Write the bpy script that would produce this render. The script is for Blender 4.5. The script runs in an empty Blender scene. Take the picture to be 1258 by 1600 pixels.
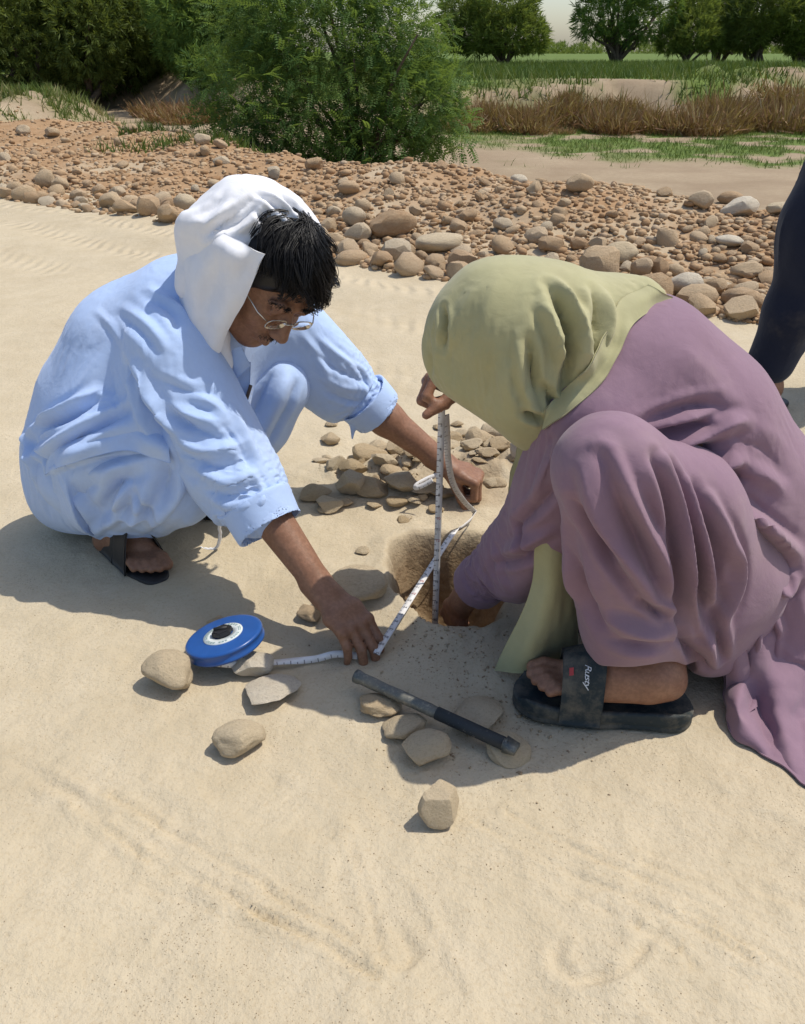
import bpy, bmesh, math, random
import numpy as np
from mathutils import Vector, Matrix, Quaternion
from mathutils.bvhtree import BVHTree

scene = bpy.context.scene
col = scene.collection

# ------------------------------------------------------------------ camera
IMG_W, IMG_H, FPX = 1258.0, 1600.0, 1280.0
PITCH = math.atan(720.0 / FPX)          # the horizon stands 720 px above the middle of the photograph
CAM_H = 1.0
cam_data = bpy.data.cameras.new('camera')
cam_data.sensor_fit = 'VERTICAL'
cam_data.sensor_height = 24.0
cam_data.lens = 24.0 * FPX / IMG_H
cam_data.clip_start = 0.02
cam_data.clip_end = 3000.0
cam = bpy.data.objects.new('camera', cam_data)
cam.location = (0, 0, CAM_H)
cam.rotation_euler = (math.pi / 2 - PITCH, 0, 0)
col.objects.link(cam)
scene.camera = cam

# ------------------------------------------------------------------ sky and sun
SUN_AZ = Vector((0.965, 0.26, 0)).normalized()     # horizontal direction towards the sun
SUN_EL = math.radians(63.5)
SUN = Vector((SUN_AZ.x * math.cos(SUN_EL), SUN_AZ.y * math.cos(SUN_EL), math.sin(SUN_EL)))
world = bpy.data.worlds.new('World')
scene.world = world
world.use_nodes = True
wn = world.node_tree.nodes
wl = world.node_tree.links
wn.clear()
sky = wn.new('ShaderNodeTexSky')
sky.sky_type = 'NISHITA'
sky.sun_disc = False
sky.sun_elevation = SUN_EL
sky.sun_rotation = math.atan2(SUN_AZ.x, SUN_AZ.y)
sky.altitude = 50
sky.air_density = 1.0
sky.dust_density = 1.6
sky.ozone_density = 1.0
bg = wn.new('ShaderNodeBackground')
bg.inputs['Strength'].default_value = 0.15
wo = wn.new('ShaderNodeOutputWorld')
wl.new(sky.outputs[0], bg.inputs[0])
wl.new(bg.outputs[0], wo.inputs[0])

sun_data = bpy.data.lights.new('sun', 'SUN')
sun_data.energy = 3.6
sun_data.angle = math.radians(0.53)
sun_data.color = (1.0, 0.95, 0.86)
sun = bpy.data.objects.new('sun', sun_data)
sun.rotation_euler = SUN.to_track_quat('Z', 'Y').to_euler()
sun.location = SUN * 20
col.objects.link(sun)

scene.view_settings.view_transform = 'Standard'
scene.view_settings.look = 'None'
scene.view_settings.gamma = 1.0
scene.view_settings.exposure = 0.08
scene.view_settings.use_curve_mapping = False
scene.render.engine = 'CYCLES'
scene.cycles.max_bounces = 6
scene.cycles.transparent_max_bounces = 12

# ------------------------------------------------------------------ pixel helpers (photograph pixels -> rays)
_F = np.array([0, math.cos(PITCH), -math.sin(PITCH)])
_U = np.array([0, math.sin(PITCH), math.cos(PITCH)])
_C = np.array([0.0, 0.0, CAM_H])

def ray(px, py):
    d = _F + (px - IMG_W / 2) / FPX * np.array([1.0, 0, 0]) + (IMG_H / 2 - py) / FPX * _U
    return d / np.linalg.norm(d)

def pz(px, py, z=0.0):            # where the ray meets the height z
    d = ray(px, py)
    return _C + d * ((z - CAM_H) / d[2])

def py_(px, py, y):               # where the ray meets the distance y
    d = ray(px, py)
    return _C + d * (y / d[1])

def nrm(v):
    v = np.asarray(v, float)
    return v / (np.linalg.norm(v) + 1e-12)

# ------------------------------------------------------------------ noise
def _hash(ix, iy, iz, seed):
    h = (ix.astype(np.int64) * 374761393 + iy.astype(np.int64) * 668265263 + iz.astype(np.int64) * 2147483647 + seed * 974634777) & 0xffffffff
    h = ((h ^ (h >> 13)) * 1274126177) & 0xffffffff
    h = ((h ^ (h >> 16)) * 2246822519) & 0xffffffff
    return ((h ^ (h >> 15)) & 0xffffff) / float(0xffffff)

def vnoise(x, y, z=None, seed=0):
    x = np.asarray(x, float); y = np.asarray(y, float)
    z = np.zeros_like(x) if z is None else np.asarray(z, float)
    x, y, z = np.broadcast_arrays(x, y, z)
    ix, iy, iz = np.floor(x), np.floor(y), np.floor(z)
    fx, fy, fz = x - ix, y - iy, z - iz
    fx = fx * fx * fx * (fx * (fx * 6 - 15) + 10)
    fy = fy * fy * fy * (fy * (fy * 6 - 15) + 10)
    fz = fz * fz * fz * (fz * (fz * 6 - 15) + 10)
    r = 0
    for a in (0, 1):
        wa = fx if a else 1 - fx
        for b in (0, 1):
            wb = fy if b else 1 - fy
            for c in (0, 1):
                wc = fz if c else 1 - fz
                r = r + wa * wb * wc * _hash(ix + a, iy + b, iz + c, seed)
    return r * 2 - 1

def vnoise2(x, y, seed=0):
    x = np.asarray(x, float); y = np.asarray(y, float)
    ix, iy = np.floor(x), np.floor(y)
    fx, fy = x - ix, y - iy
    fx = fx * fx * fx * (fx * (fx * 6 - 15) + 10)
    fy = fy * fy * fy * (fy * (fy * 6 - 15) + 10)
    z = np.zeros_like(ix)
    h00 = _hash(ix, iy, z, seed); h10 = _hash(ix + 1, iy, z, seed)
    h01 = _hash(ix, iy + 1, z, seed); h11 = _hash(ix + 1, iy + 1, z, seed)
    return ((h00 * (1 - fx) + h10 * fx) * (1 - fy) + (h01 * (1 - fx) + h11 * fx) * fy) * 2 - 1

def fbm2(x, y, s, octs=3, seed=0):
    r = 0; a = 1.0
    for o in range(octs):
        r = r + a * vnoise2(np.asarray(x) / s + 17.3 * o, np.asarray(y) / s - 9.1 * o, seed + o)
        s *= 0.5; a *= 0.5
    return r

def sstep(a, b, x):
    t = np.clip((np.asarray(x, float) - a) / (b - a), 0, 1)
    return t * t * (3 - 2 * t)

# ------------------------------------------------------------------ materials
class NT:
    def __init__(self, name):
        self.m = bpy.data.materials.new(name)
        self.m.use_nodes = True
        self.n = self.m.node_tree.nodes
        self.l = self.m.node_tree.links
        self.bsdf = self.n['Principled BSDF']
        self.out = self.n['Material Output']
    def node(self, t, **kw):
        nd = self.n.new(t)
        for k, v in kw.items():
            if k in nd.inputs: nd.inputs[k].default_value = v
            else: setattr(nd, k, v)
        return nd
    def link(self, a, b): self.l.new(a, b)
    def coord(self, kind='Object'):
        return self.node('ShaderNodeTexCoord').outputs[kind]
    def noise(self, scale, detail=4, rough=0.55, co=None, dist=0.0):
        nd = self.node('ShaderNodeTexNoise', Scale=scale, Detail=detail, Roughness=rough, Distortion=dist)
        if co is not None: self.link(co, nd.inputs['Vector'])
        return nd.outputs['Fac']
    def voronoi(self, scale, co=None, out='Distance', rnd=1.0):
        nd = self.node('ShaderNodeTexVoronoi', Scale=scale, Randomness=rnd)
        if co is not None: self.link(co, nd.inputs['Vector'])
        return nd.outputs[out]
    def ramp(self, fac, stops):
        nd = self.node('ShaderNodeValToRGB')
        cr = nd.color_ramp
        while len(cr.elements) < len(stops): cr.elements.new(0.5)
        for e, (p, c) in zip(cr.elements, stops):
            e.position = p
            e.color = (c, c, c, 1) if isinstance(c, (int, float)) else (*c, 1)
        self.link(fac, nd.inputs[0])
        return nd.outputs[0]
    def mix(self, fac, a, b, mode='MIX'):
        nd = self.node('ShaderNodeMix', data_type='RGBA', blend_type=mode)
        for sock, v in ((nd.inputs[0], fac), (nd.inputs[6], a), (nd.inputs[7], b)):
            if isinstance(v, (int, float)): sock.default_value = v if sock.type == 'VALUE' else (v, v, v, 1)
            elif isinstance(v, tuple): sock.default_value = (*v, 1)
            else: self.link(v, sock)
        return nd.outputs[2]
    def math(self, op, a, b=0.0):
        nd = self.node('ShaderNodeMath', operation=op)
        for i, v in enumerate((a, b)):
            if isinstance(v, (int, float)): nd.inputs[i].default_value = v
            else: self.link(v, nd.inputs[i])
        return nd.outputs[0]
    def bump(self, h, strength=0.5, dist=0.01, prev=None):
        nd = self.node('ShaderNodeBump', Strength=strength, Distance=dist)
        self.link(h, nd.inputs['Height'])
        if prev is not None: self.link(prev, nd.inputs['Normal'])
        return nd.outputs[0]
    def set(self, **kw):
        for k, v in kw.items():
            s = self.bsdf.inputs[k.replace('_', ' ')]
            if isinstance(v, (int, float)): s.default_value = v
            elif isinstance(v, tuple): s.default_value = (*v, 1) if len(v) == 3 and s.type == 'RGBA' else v
            else: self.link(v, s)
        return self.m
    def attr(self, name):
        return self.node('ShaderNodeAttribute', attribute_name=name)

# ------------------------------------------------------------------ mesh helpers
def mesh_np(name, V, F, smooth=True):
    """V (n,3) float, F (m,k) int  or list of such arrays"""
    Fs = F if isinstance(F, list) else [F]
    me = bpy.data.meshes.new(name)
    V = np.asarray(V, np.float32)
    me.vertices.add(len(V))
    me.vertices.foreach_set('co', V.ravel())
    loops = np.concatenate([f.ravel() for f in Fs]).astype(np.int32)
    sizes = np.concatenate([np.full(len(f), f.shape[1], np.int32) for f in Fs])
    starts = np.concatenate([[0], np.cumsum(sizes)[:-1]]).astype(np.int32)
    me.loops.add(len(loops)); me.loops.foreach_set('vertex_index', loops)
    me.polygons.add(len(sizes))
    me.polygons.foreach_set('loop_start', starts)
    me.polygons.foreach_set('loop_total', sizes)
    if smooth: me.polygons.foreach_set('use_smooth', np.ones(len(sizes), bool))
    me.update(calc_edges=True)
    me.validate()
    return me

def obj(name, me, m=None, parent=None, loc=None):
    o = bpy.data.objects.new(name, me)
    col.objects.link(o)
    if m is not None and me is not None:
        me.materials.clear(); me.materials.append(m)
    if parent is not None: o.parent = parent
    if loc is not None: o.location = loc
    return o

def tag(o, label=None, cat=None, group=None, kind=None):
    if label: o['label'] = label
    if cat: o['category'] = cat
    if group: o['group'] = group
    if kind: o['kind'] = kind
    return o

def empty(name, loc, label=None, cat=None, group=None):
    o = bpy.data.objects.new(name, None)
    o.empty_display_size = 0.1
    o.location = loc
    col.objects.link(o)
    return tag(o, label, cat, group)

def set_attr(me, name, vals):
    a = me.attributes.new(name, 'FLOAT', 'POINT')
    a.data.foreach_set('value', np.asarray(vals, np.float32))

def slim(me, ratio):
    """fewer triangles where a surface is plain"""
    o = bpy.data.objects.new('slim', me); col.objects.link(o)
    md = o.modifiers.new('d', 'DECIMATE'); md.ratio = ratio
    out = bpy.data.meshes.new_from_object(o.evaluated_get(bpy.context.evaluated_depsgraph_get()))
    nm = me.name
    bpy.data.objects.remove(o); bpy.data.meshes.remove(me)
    out.name = nm
    out.polygons.foreach_set('use_smooth', np.ones(len(out.polygons), bool))
    return out

def grid_faces(nu, nv, wrap_u=False, wrap_v=False):
    iu = np.arange(nu if wrap_u else nu - 1); iv = np.arange(nv if wrap_v else nv - 1)
    a, b = np.meshgrid(iu, iv, indexing='ij')
    a2, b2 = (a + 1) % nu, (b + 1) % nv
    return np.stack([a * nv + b, a2 * nv + b, a2 * nv + b2, a * nv + b2], -1).reshape(-1, 4)

def merge(parts):
    """parts: list of (V, F) with same face size -> one V, F"""
    Vs, Fs, n = [], [], 0
    for V, F in parts:
        Vs.append(V); Fs.append(F + n); n += len(V)
    return np.concatenate(Vs), np.concatenate(Fs)

def catmull(P, n):
    P = np.asarray(P, float)
    Q = np.concatenate([[2 * P[0] - P[1]], P, [2 * P[-1] - P[-2]]])
    t = np.linspace(0, len(P) - 1 - 1e-9, n)
    i = np.floor(t).astype(int); f = (t - i)[:, None]
    if P.ndim == 3: f = f[..., None]
    p0, p1, p2, p3 = Q[i], Q[i + 1], Q[i + 2], Q[i + 3]
    return 0.5 * (2 * p1 + (p2 - p0) * f + (2 * p0 - 5 * p1 + 4 * p2 - p3) * f ** 2 + (3 * p1 - p0 - 3 * p2 + p3) * f ** 3)

def tube(P, R, seg=10, cap=True):
    """round tube along the points P with radii R -> V, F (quads, caps collapsed)"""
    P = np.asarray(P, float); n = len(P)
    R = np.full(n, R) if np.isscalar(R) else np.asarray(R, float)
    T = np.gradient(P, axis=0); T /= np.linalg.norm(T, axis=1)[:, None] + 1e-12
    up = np.array([0, 0, 1.0]) if abs(T[0, 2]) < 0.9 else np.array([1.0, 0, 0])
    N = np.cross(T[0], up); N /= np.linalg.norm(N)
    rows = []
    for i in range(n):
        N = N - T[i] * N.dot(T[i]); N /= np.linalg.norm(N)
        B = np.cross(T[i], N)
        a = np.linspace(0, 2 * np.pi, seg, endpoint=False)
        rows.append(P[i] + R[i] * (np.cos(a)[:, None] * N + np.sin(a)[:, None] * B))
    if cap:
        rows = [np.repeat(P[:1], seg, 0)] + rows + [np.repeat(P[-1:], seg, 0)]
    V = np.concatenate(rows)
    F = grid_faces(len(rows), seg, wrap_v=True)
    return V, F[:, ::-1]
# ------------------------------------------------------------------ terrain
EDGE = np.array([pz(*p)[:2] for p in ((-250, 262), (0, 290), (150, 305), (300, 332), (420, 352), (540, 385), (640, 402), (760, 415), (900, 446), (1060, 470), (1200, 476), (1420, 505), (2100, 560))])
CREST = np.array([pz(p[0], p[1], 0.17)[:2] for p in ((-250, 188), (0, 196), (150, 196), (290, 220), (480, 252), (700, 276), (900, 300), (1100, 325), (1258, 340), (1420, 352), (2100, 400))])
HOLE = np.array([0.120, 1.495])

def y_edge(x): return np.interp(x, EDGE[:, 0], EDGE[:, 1])
def y_crest(x): return np.interp(x, CREST[:, 0], CREST[:, 1])

def hole_r(x, y):
    dx, dy = (x - HOLE[0]) / 0.158, (y - HOLE[1]) / 0.168
    a = np.arctan2(dy, dx)
    r = np.hypot(dx, dy)
    return r / (1 + 0.07 * np.sin(3 * a + 1.0) + 0.05 * np.sin(5 * a + 2.2))

TRACKS = []
for pts, w, amp in (
    (((170, 1240), (330, 1335), (550, 1470)), 0.0045, 0.007), (((235, 1338), (400, 1420), (590, 1525)), 0.0045, 0.006),
    (((240, 1318), (330, 1385)), 0.005, 0.003), (((120, 1260), (260, 1365)), 0.0045, 0.005), (((225, 1380), (330, 1425)), 0.0045, 0.005),
    (((400, 1420), (480, 1470)), 0.0045, 0.005), (((20, 1190), (110, 1240), (160, 1275)), 0.008, 0.005),
    (((740, 1285), (860, 1345), (1020, 1420), (1180, 1510)), 0.0045, 0.006), (((790, 1270), (930, 1340), (1120, 1430)), 0.0045, 0.006),
    (((1000, 1345), (1120, 1400), (1240, 1470)), 0.0045, 0.005), (((1060, 1420), (1150, 1475), (1258, 1530)), 0.0045, 0.006),
    (((830, 1360), (960, 1430), (1060, 1490)), 0.005, 0.004), (((545, 1300), (575, 1400), (600, 1500)), 0.0045, 0.004),
    (((1190, 1390), (1258, 1420)), 0.008, 0.006), (((600, 1500), (635, 1505), (650, 1480), (620, 1440)), 0.007, 0.004),
    (((880, 1470), (865, 1500), (900, 1530), (980, 1520), (1010, 1480), (990, 1440)), 0.007, 0.004),
    (((1000, 1450), (1050, 1470), (1090, 1520)), 0.0045, 0.004)):
    TRACKS.append((np.array([pz(*p)[:2] for p in pts]), w, amp))

def seg_dist2(x, y, P):
    best = np.full(np.shape(x), 1e9)
    for a, b in zip(P[:-1], P[1:]):
        ab = b - a
        t = np.clip(((x - a[0]) * ab[0] + (y - a[1]) * ab[1]) / ab.dot(ab), 0, 1)
        best = np.minimum(best, np.hypot(x - a[0] - t * ab[0], y - a[1] - t * ab[1]))
    return best

def height(x, y):
    """ground height; the near and the far ground are worked out apart"""
    x = np.asarray(x, float); y = np.asarray(y, float)
    out = np.zeros(x.shape)
    near_ = y < 2.45
    if near_.any(): out[near_] = _h_near(x[near_], y[near_])
    if (~near_).any(): out[~near_] = _h_far(x[~near_], y[~near_])
    return out

def xm_(v, m): return v[m]
vis = 0.55

def _h_near(x, y):
    # road with soft bumps
    h = 0.012 * fbm2(x, y, 0.9, 2, 3) + 0.004 * fbm2(x, y, 0.16, 3, 5) + 0.0016 * fbm2(x, y, 0.03, 2, 8)
    # spoil heap behind the hole and a low lip in front
    def blob(cx, cy, rx, ry, a):
        return a * np.exp(-((x - cx) / rx) ** 2 - ((y - cy) / ry) ** 2)
    c = pz(770, 745); h = h + blob(c[0], c[1], 0.17, 0.15, 0.055) * (1 + 0.35 * fbm2(x, y, 0.06, 3, 21))
    c = pz(610, 750); h = h + blob(c[0], c[1], 0.19, 0.11, 0.050) * (1 + 0.5 * fbm2(x, y, 0.07, 3, 22))
    c = pz(660, 1040); h = h + blob(c[0], c[1], 0.20, 0.085, 0.016) * (1 + 0.4 * fbm2(x, y, 0.08, 3, 23))
    c = pz(560, 900); h = h + blob(c[0], c[1], 0.14, 0.10, 0.012)
    c = pz(860, 1030); h = h + blob(c[0], c[1], 0.15, 0.08, 0.012)
    # the dug hole
    r = hole_r(x, y) + 0.10 * fbm2(x, y, 0.07, 3, 31)
    h = h - 0.235 * sstep(1.08, 0.50, r) + 0.01 * sstep(1.5, 1.05, r) * sstep(0.9, 1.1, r)
    inh = sstep(1.15, 0.8, r)
    h = h + inh * 0.012 * fbm2(x, y, 0.045, 3, 33)
    # shoe prints: shallow soles with ribs
    for (px_, py_p, an) in ((905, 1490, .5), (620, 1450, 2.2), (140, 1330, .9), (1120, 1330, .3), (420, 1250, 2.6), (60, 1480, .2), (1040, 1560, 1.0)):
        c = pz(px_, py_p); dx, dy = x - c[0], y - c[1]
        m = np.hypot(dx, dy) < .19
        if not m.any(): continue
        a = dx[m] * math.cos(an) + dy[m] * math.sin(an); b = -dx[m] * math.sin(an) + dy[m] * math.cos(an)
        q = np.hypot(a / .135, b / (.046 + .010 * np.sin(a * 18)))
        ins = sstep(1.04, .92, q); rim = np.exp(-((q - 1.10) / .09) ** 2)
        h[m] += vis * (-.0045 * ins + .0035 * rim + ins * .0018 * np.sin(a * 330)) * (.6 + .5 * vnoise2(xm_(x, m) / .06, xm_(y, m) / .06, 44))
    # drag marks
    for P, w, amp in TRACKS:
        m = (x > P[:, 0].min() - .06) & (x < P[:, 0].max() + .06) & (y > P[:, 1].min() - .06) & (y < P[:, 1].max() + .06)
        if not m.any(): continue
        xm, ym = x[m], y[m]
        d = seg_dist2(xm + 0.004 * vnoise2(xm / .05, ym / .05, 41), ym + 0.004 * vnoise2(xm / .05, ym / .05, 42), P)
        k = 0.7 + 0.5 * vnoise2(xm / .10, ym / .10, 43)
        h[m] += np.clip(k, 0.05, 1.2) * 1.05 * amp * (0.8 * np.exp(-((d - 2.0 * w) / w) ** 2) - np.exp(-(d / w) ** 2))
    return h

def _h_far(x, y):
    ye, yc = y_edge(x), y_crest(x)
    near = sstep(6, 2.5, y)
    h = 0.012 * fbm2(x, y, 0.9, 2, 3) + near * (0.004 * fbm2(x, y, 0.16, 3, 5))
    # wheel ruts further up the road, running along its edge
    d_e = ye - y
    rut = sstep(0.05, 0.3, d_e) * sstep(2.6, 0.8, d_e) * sstep(2.45, 2.9, y)
    h = h + rut * (0.012 * np.sin(d_e * 9.0 + 0.6 * fbm2(x, y, 1.2, 2, 11)) + 0.008 * vnoise2((x * 0.8 - y * 0.45) * 7.0, d_e * 5, 12))
    # bank of rubble beyond the road
    d = y - ye
    w = np.maximum(yc - ye, 0.5)
    u = d / w
    berm = 0.17 * sstep(0.0, 0.9, u) + 0.03 * sstep(0.0, 0.12, u)
    fade = sstep(0, 0.15, u)
    h = h + berm + fade * (0.05 * fbm2(x, y, 1.1, 3, 51) + 0.02 * fbm2(x, y, 0.25, 2, 52))
    # down to the dry river bed
    far = y - yc
    drop = sstep(0.0, 2.0, far)
    bed = -0.40 + 0.03 * fbm2(x, y, 2.5, 3, 61)
    h = h * (1 - drop) + bed * drop
    # far bank and the field
    yb = 17.6 + 0.9 * fbm2(x, x * 0, 5.0, 2, 71) + np.clip(-x - 2, 0, 6) * 1.2
    rise = sstep(0.3, 3.0, y - yb + 0.5 * fbm2(x, y, 1.2, 3, 72))
    field = 0.45 + 0.05 * fbm2(x, y, 4.0, 3, 73)
    h = h * (1 - rise) + field * rise
    # crumbly spoil ridges on the far bank
    ridge = np.exp(-((y - yb - 3.4 - 0.6 * vnoise2(x / 2.2, x * 0, 74)) / 0.8) ** 2) * sstep(-0.25, 0.5, vnoise2(x / 2.6, x * 0 + 3.1, 75))
    h = h + sstep(5, 8, x + 6) * ridge * (0.13 + 0.12 * fbm2(x, y, 0.7, 3, 76))
    # grassy mound on the left
    m = np.exp(-(((x + 6.3) / 1.5) ** 4) - ((y - 14.4) / 1.6) ** 4)
    h = h + m * (0.78 + 0.12 * fbm2(x, y, 0.8, 3, 77))
    return h

def hz(x, y):
    return float(height(np.array([x]), np.array([y]))[0])

def axis(segs):
    out = [segs[0][0]]
    for a, b, s0, s1 in segs:
        x = a
        while x < b - 1e-6:
            f = (x - a) / (b - a)
            x = min(b, x + s0 * (s1 / s0) ** f)
            out.append(x)
    return np.array(out)

xr = axis([(0, 0.62, 0.0074, 0.0078), (0.62, 0.95, 0.009, 0.014), (0.95, 2.0, 0.02, 0.06), (2.0, 12, 0.05, 0.25), (12, 40, 0.3, 2.0), (40, 500, 4, 80)])
xl = axis([(0, 0.62, 0.0074, 0.0078), (0.62, 1.05, 0.009, 0.014), (1.05, 2.0, 0.02, 0.06), (2.0, 14, 0.05, 0.25), (14, 40, 0.3, 2.0), (40, 500, 4, 80)])
XS = np.concatenate([-xl[::-1], xr[1:]])
YS = axis([(-30, -1.0, 6, 0.3), (-1.0, 0.5, 0.2, 0.012), (0.5, 1.12, 0.0064, 0.0068), (1.12, 2.1, 0.009, 0.011), (2.1, 4, 0.012, 0.025), (4, 14, 0.03, 0.09), (14, 26, 0.09, 0.25), (26, 80, 0.4, 4), (80, 700, 8, 120)])
# fine columns for the ground near the camera, every few of them further off; the seam row keeps to the coarse heights
YN, YF = YS[YS <= 2.45], YS[YS > 2.45]
YF = np.concatenate([[YN[-1]], YF])
keepc = [0]
for i in range(1, len(XS)):
    if XS[i] - XS[keepc[-1]] >= 0.065 or i == len(XS) - 1: keepc.append(i)
XF = XS[keepc]
nx_, nf_ = np.meshgrid(XS, YN, indexing='ij'), np.meshgrid(XF, YF, indexing='ij')
GX = np.concatenate([nx_[0].ravel(), nf_[0].ravel()]); GY = np.concatenate([nx_[1].ravel(), nf_[1].ravel()])
GZ = height(GX, GY)
nn_ = len(XS) * len(YN)
seam = height(XF, np.full(len(XF), YN[-1]))
GZ[np.arange(len(XS)) * len(YN) + len(YN) - 1] = np.interp(XS, XF, seam)
GV = np.stack([GX, GY, GZ], 1)
GF = np.concatenate([grid_faces(len(XS), len(YN)), grid_faces(len(XF), len(YF)) + nn_])

gx, gy = GX.ravel(), GY.ravel()
ye_, yc_ = y_edge(gx), y_crest(gx)
wob = fbm2(gx, gy, 0.5, 3, 81)
gravel_w = sstep(-0.06, 0.10, gy - ye_ + 0.10 * wob) * sstep(1.4, 0.3, gy - yc_ + 0.3 * wob)
soil_w = gravel_w * sstep(-0.55, 0.1, fbm2(gx, gy, 1.3, 3, 82) + 0.5 * sstep(0.25, 0.75, (gy - ye_) / np.maximum(yc_ - ye_, .5)))
yb_ = 17.6 + 0.9 * fbm2(gx, gx * 0, 5.0, 2, 71) + np.clip(-gx - 2, 0, 6) * 1.2
field_w = sstep(1.4, 3.6, gy - yb_ + 1.6 * fbm2(gx, gy, 1.3, 4, 83))
strip = sstep(-0.6, 1.4, gx * 0.55 + (gy - 13.5) * 0.75 - 1.4 + 1.2 * fbm2(gx, gy, 1.4, 3, 84)) * sstep(9.3, 10.5, gy) * (gx > 0.5)
strip = strip * sstep(-0.75, -0.05, fbm2(gx, gy, 0.55, 3, 86)) * (1 - sstep(0.4, 1.4, gy - yb_))
mound = np.exp(-(((gx + 6.3) / 1.5) ** 4) - ((gy - 14.4) / 1.6) ** 4) * sstep(-0.5, 0.3, fbm2(gx, gy, 0.6, 3, 87))
grass_w = np.clip(np.maximum.reduce([field_w, strip, 0.5 * mound]), 0, 1)
damp = np.clip(sstep(1.12, 0.85, hole_r(gx, gy) + 0.10 * fbm2(gx, gy, 0.07, 3, 31)) + 0.55 * np.exp(-(((gx - .2) / .2) ** 2) - ((gy - 1.87) / .16) ** 2) * sstep(-.4, .4, fbm2(gx, gy, .07, 3, 85)), 0, 1)  # brown dug soil on heap and hole, with the hole's shade darkened in
bed_w = sstep(0.3, 2.0, gy - yc_)

# tyre prints that run along the road just in front of the stones
along = np.interp(gx, EDGE[:, 0], np.concatenate([[0], np.cumsum(np.hypot(*np.diff(EDGE, axis=0).T))]))
de_ = ye_ - gy
band = lambda c, w: np.exp(-((de_ - c) / w) ** 4)
tread_m = np.maximum.reduce([band(.28, .13), .8 * band(.75, .12), .7 * band(1.35, .13), .5 * band(2.0, .14)]) * sstep(-.5, .3, fbm2(gx, gy, .8, 2, 95)) * (gy > 2.4)

# one sheet, cut along lines of the grid into the road, the rubble bank, the dry river bed and the field
fc = GF[:, 0]
fy, fx = gy[fc], gx[fc]
reg = np.zeros(len(GF), int)
reg[fy > y_edge(fx)] = 1
reg[fy > y_crest(fx) + 1.2] = 2
reg[fy > 17.6 + 0.9 * fbm2(fx, fx * 0, 5.0, 2, 71) + np.clip(-fx - 2, 0, 6) * 1.2] = 3

t = NT('dry_ground')
co = t.coord('Object')
big = t.noise(1.6, 3, 0.6, co)
mid = t.noise(9, 3, 0.6, co)
fine = t.noise(160, 2, 0.6, co)
grain = t.noise(620, 1, 0.5, co)
sand = t.mix(t.ramp(big, [(0.3, 0.0), (0.7, 1.0)]), (0.45, 0.372, 0.252), (0.52, 0.437, 0.302))
sand = t.mix(t.ramp(mid, [(0.35, 0.0), (0.72, 0.45)]), sand, (0.585, 0.50, 0.365))
sand = t.mix(t.ramp(fine, [(0.28, 0.5), (0.5, 0.0)]), sand, (0.42, 0.33, 0.21))
vs = t.node('ShaderNodeTexVoronoi', Scale=210.0)
t.link(co, vs.inputs['Vector'])
spk_zone = t.ramp(t.noise(5.5, 4, 0.65, co), [(0.46, 0.0), (0.62, 1.0)])
spk = t.math('MULTIPLY', t.ramp(vs.outputs['Distance'], [(0.14, 1.0), (0.24, 0.0)]), spk_zone)
spk = t.math('MULTIPLY', spk, t.ramp(t.math('FRACT', t.math('MULTIPLY', vs.outputs['Color'], 7.31)), [(0.45, 0.0), (0.55, 0.8)]))
sand = t.mix(spk, sand, (0.20, 0.15, 0.10))
soil = t.mix(t.ramp(t.noise(7, 3, 0.65, co), [(0.3, 0.0), (0.7, 1.0)]), (0.335, 0.205, 0.105), (0.44, 0.295, 0.17))
soil = t.mix(t.ramp(t.noise(55, 4, 0.7, co), [(0.35, 0.6), (0.6, 0.0)]), soil, (0.27, 0.16, 0.085))
bedc = t.mix(t.ramp(t.noise(1.1, 3, 0.6, co), [(0.3, 0.0), (0.7, 1.0)]), (0.29, 0.215, 0.14), (0.385, 0.30, 0.20))
bedc = t.mix(t.ramp(t.noise(16, 4, 0.7, co), [(0.4, 0.35), (0.6, 0.0)]), bedc, (0.25, 0.185, 0.115))
grassc = t.mix(t.ramp(t.noise(2.4, 4, 0.7, co), [(0.3, 0.0), (0.7, 1.0)]), (0.085, 0.13, 0.03), (0.15, 0.20, 0.045))
dug_shadec = t.mix(t.ramp(t.noise(40, 4, 0.7, co), [(0.35, 0.0), (0.65, 1.0)]), (0.22, 0.145, 0.080), (0.34, 0.245, 0.145))  # earth brown, deepened to stand for shade inside the hole
c = t.mix(t.attr('bed').outputs['Fac'], sand, bedc)
c = t.mix(t.math('MULTIPLY', t.attr('gravel').outputs['Fac'], 0.55), c, (0.42, 0.31, 0.20))
c = t.mix(t.attr('soil').outputs['Fac'], c, soil)
c = t.mix(t.attr('grass').outputs['Fac'], c, grassc)
c = t.mix(t.attr('damp').outputs['Fac'], c, dug_shadec)
hh_ = t.math('MULTIPLY', t.noise(28, 4, 0.65, co), 0.0060)
hh_ = t.math('ADD', hh_, t.math('MULTIPLY', fine, 0.0013))
hh_ = t.math('ADD', hh_, t.math('MULTIPLY', grain, 0.0005))
hh_ = t.math('SUBTRACT', hh_, t.math('MULTIPLY', spk, 0.0004))
tu_ = t.attr('tread_u').outputs['Fac']
sepg = t.node('ShaderNodeSeparateXYZ'); t.link(co, sepg.inputs[0])
wv = t.math('SINE', t.math('ADD', t.math('MULTIPLY', tu_, 70.0), t.math('MULTIPLY', t.noise(3.0, 2, 0.5, co), 9.0)))
hh_ = t.math('ADD', hh_, t.math('MULTIPLY', t.math('MULTIPLY', wv, t.attr('tread_m').outputs['Fac']), 0.0055))
b = t.bump(hh_, 1.0, 1.0)
M_ground = t.set(Base_Color=c, Roughness=0.95, Specular_IOR_Level=0.15, Normal=b)

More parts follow.
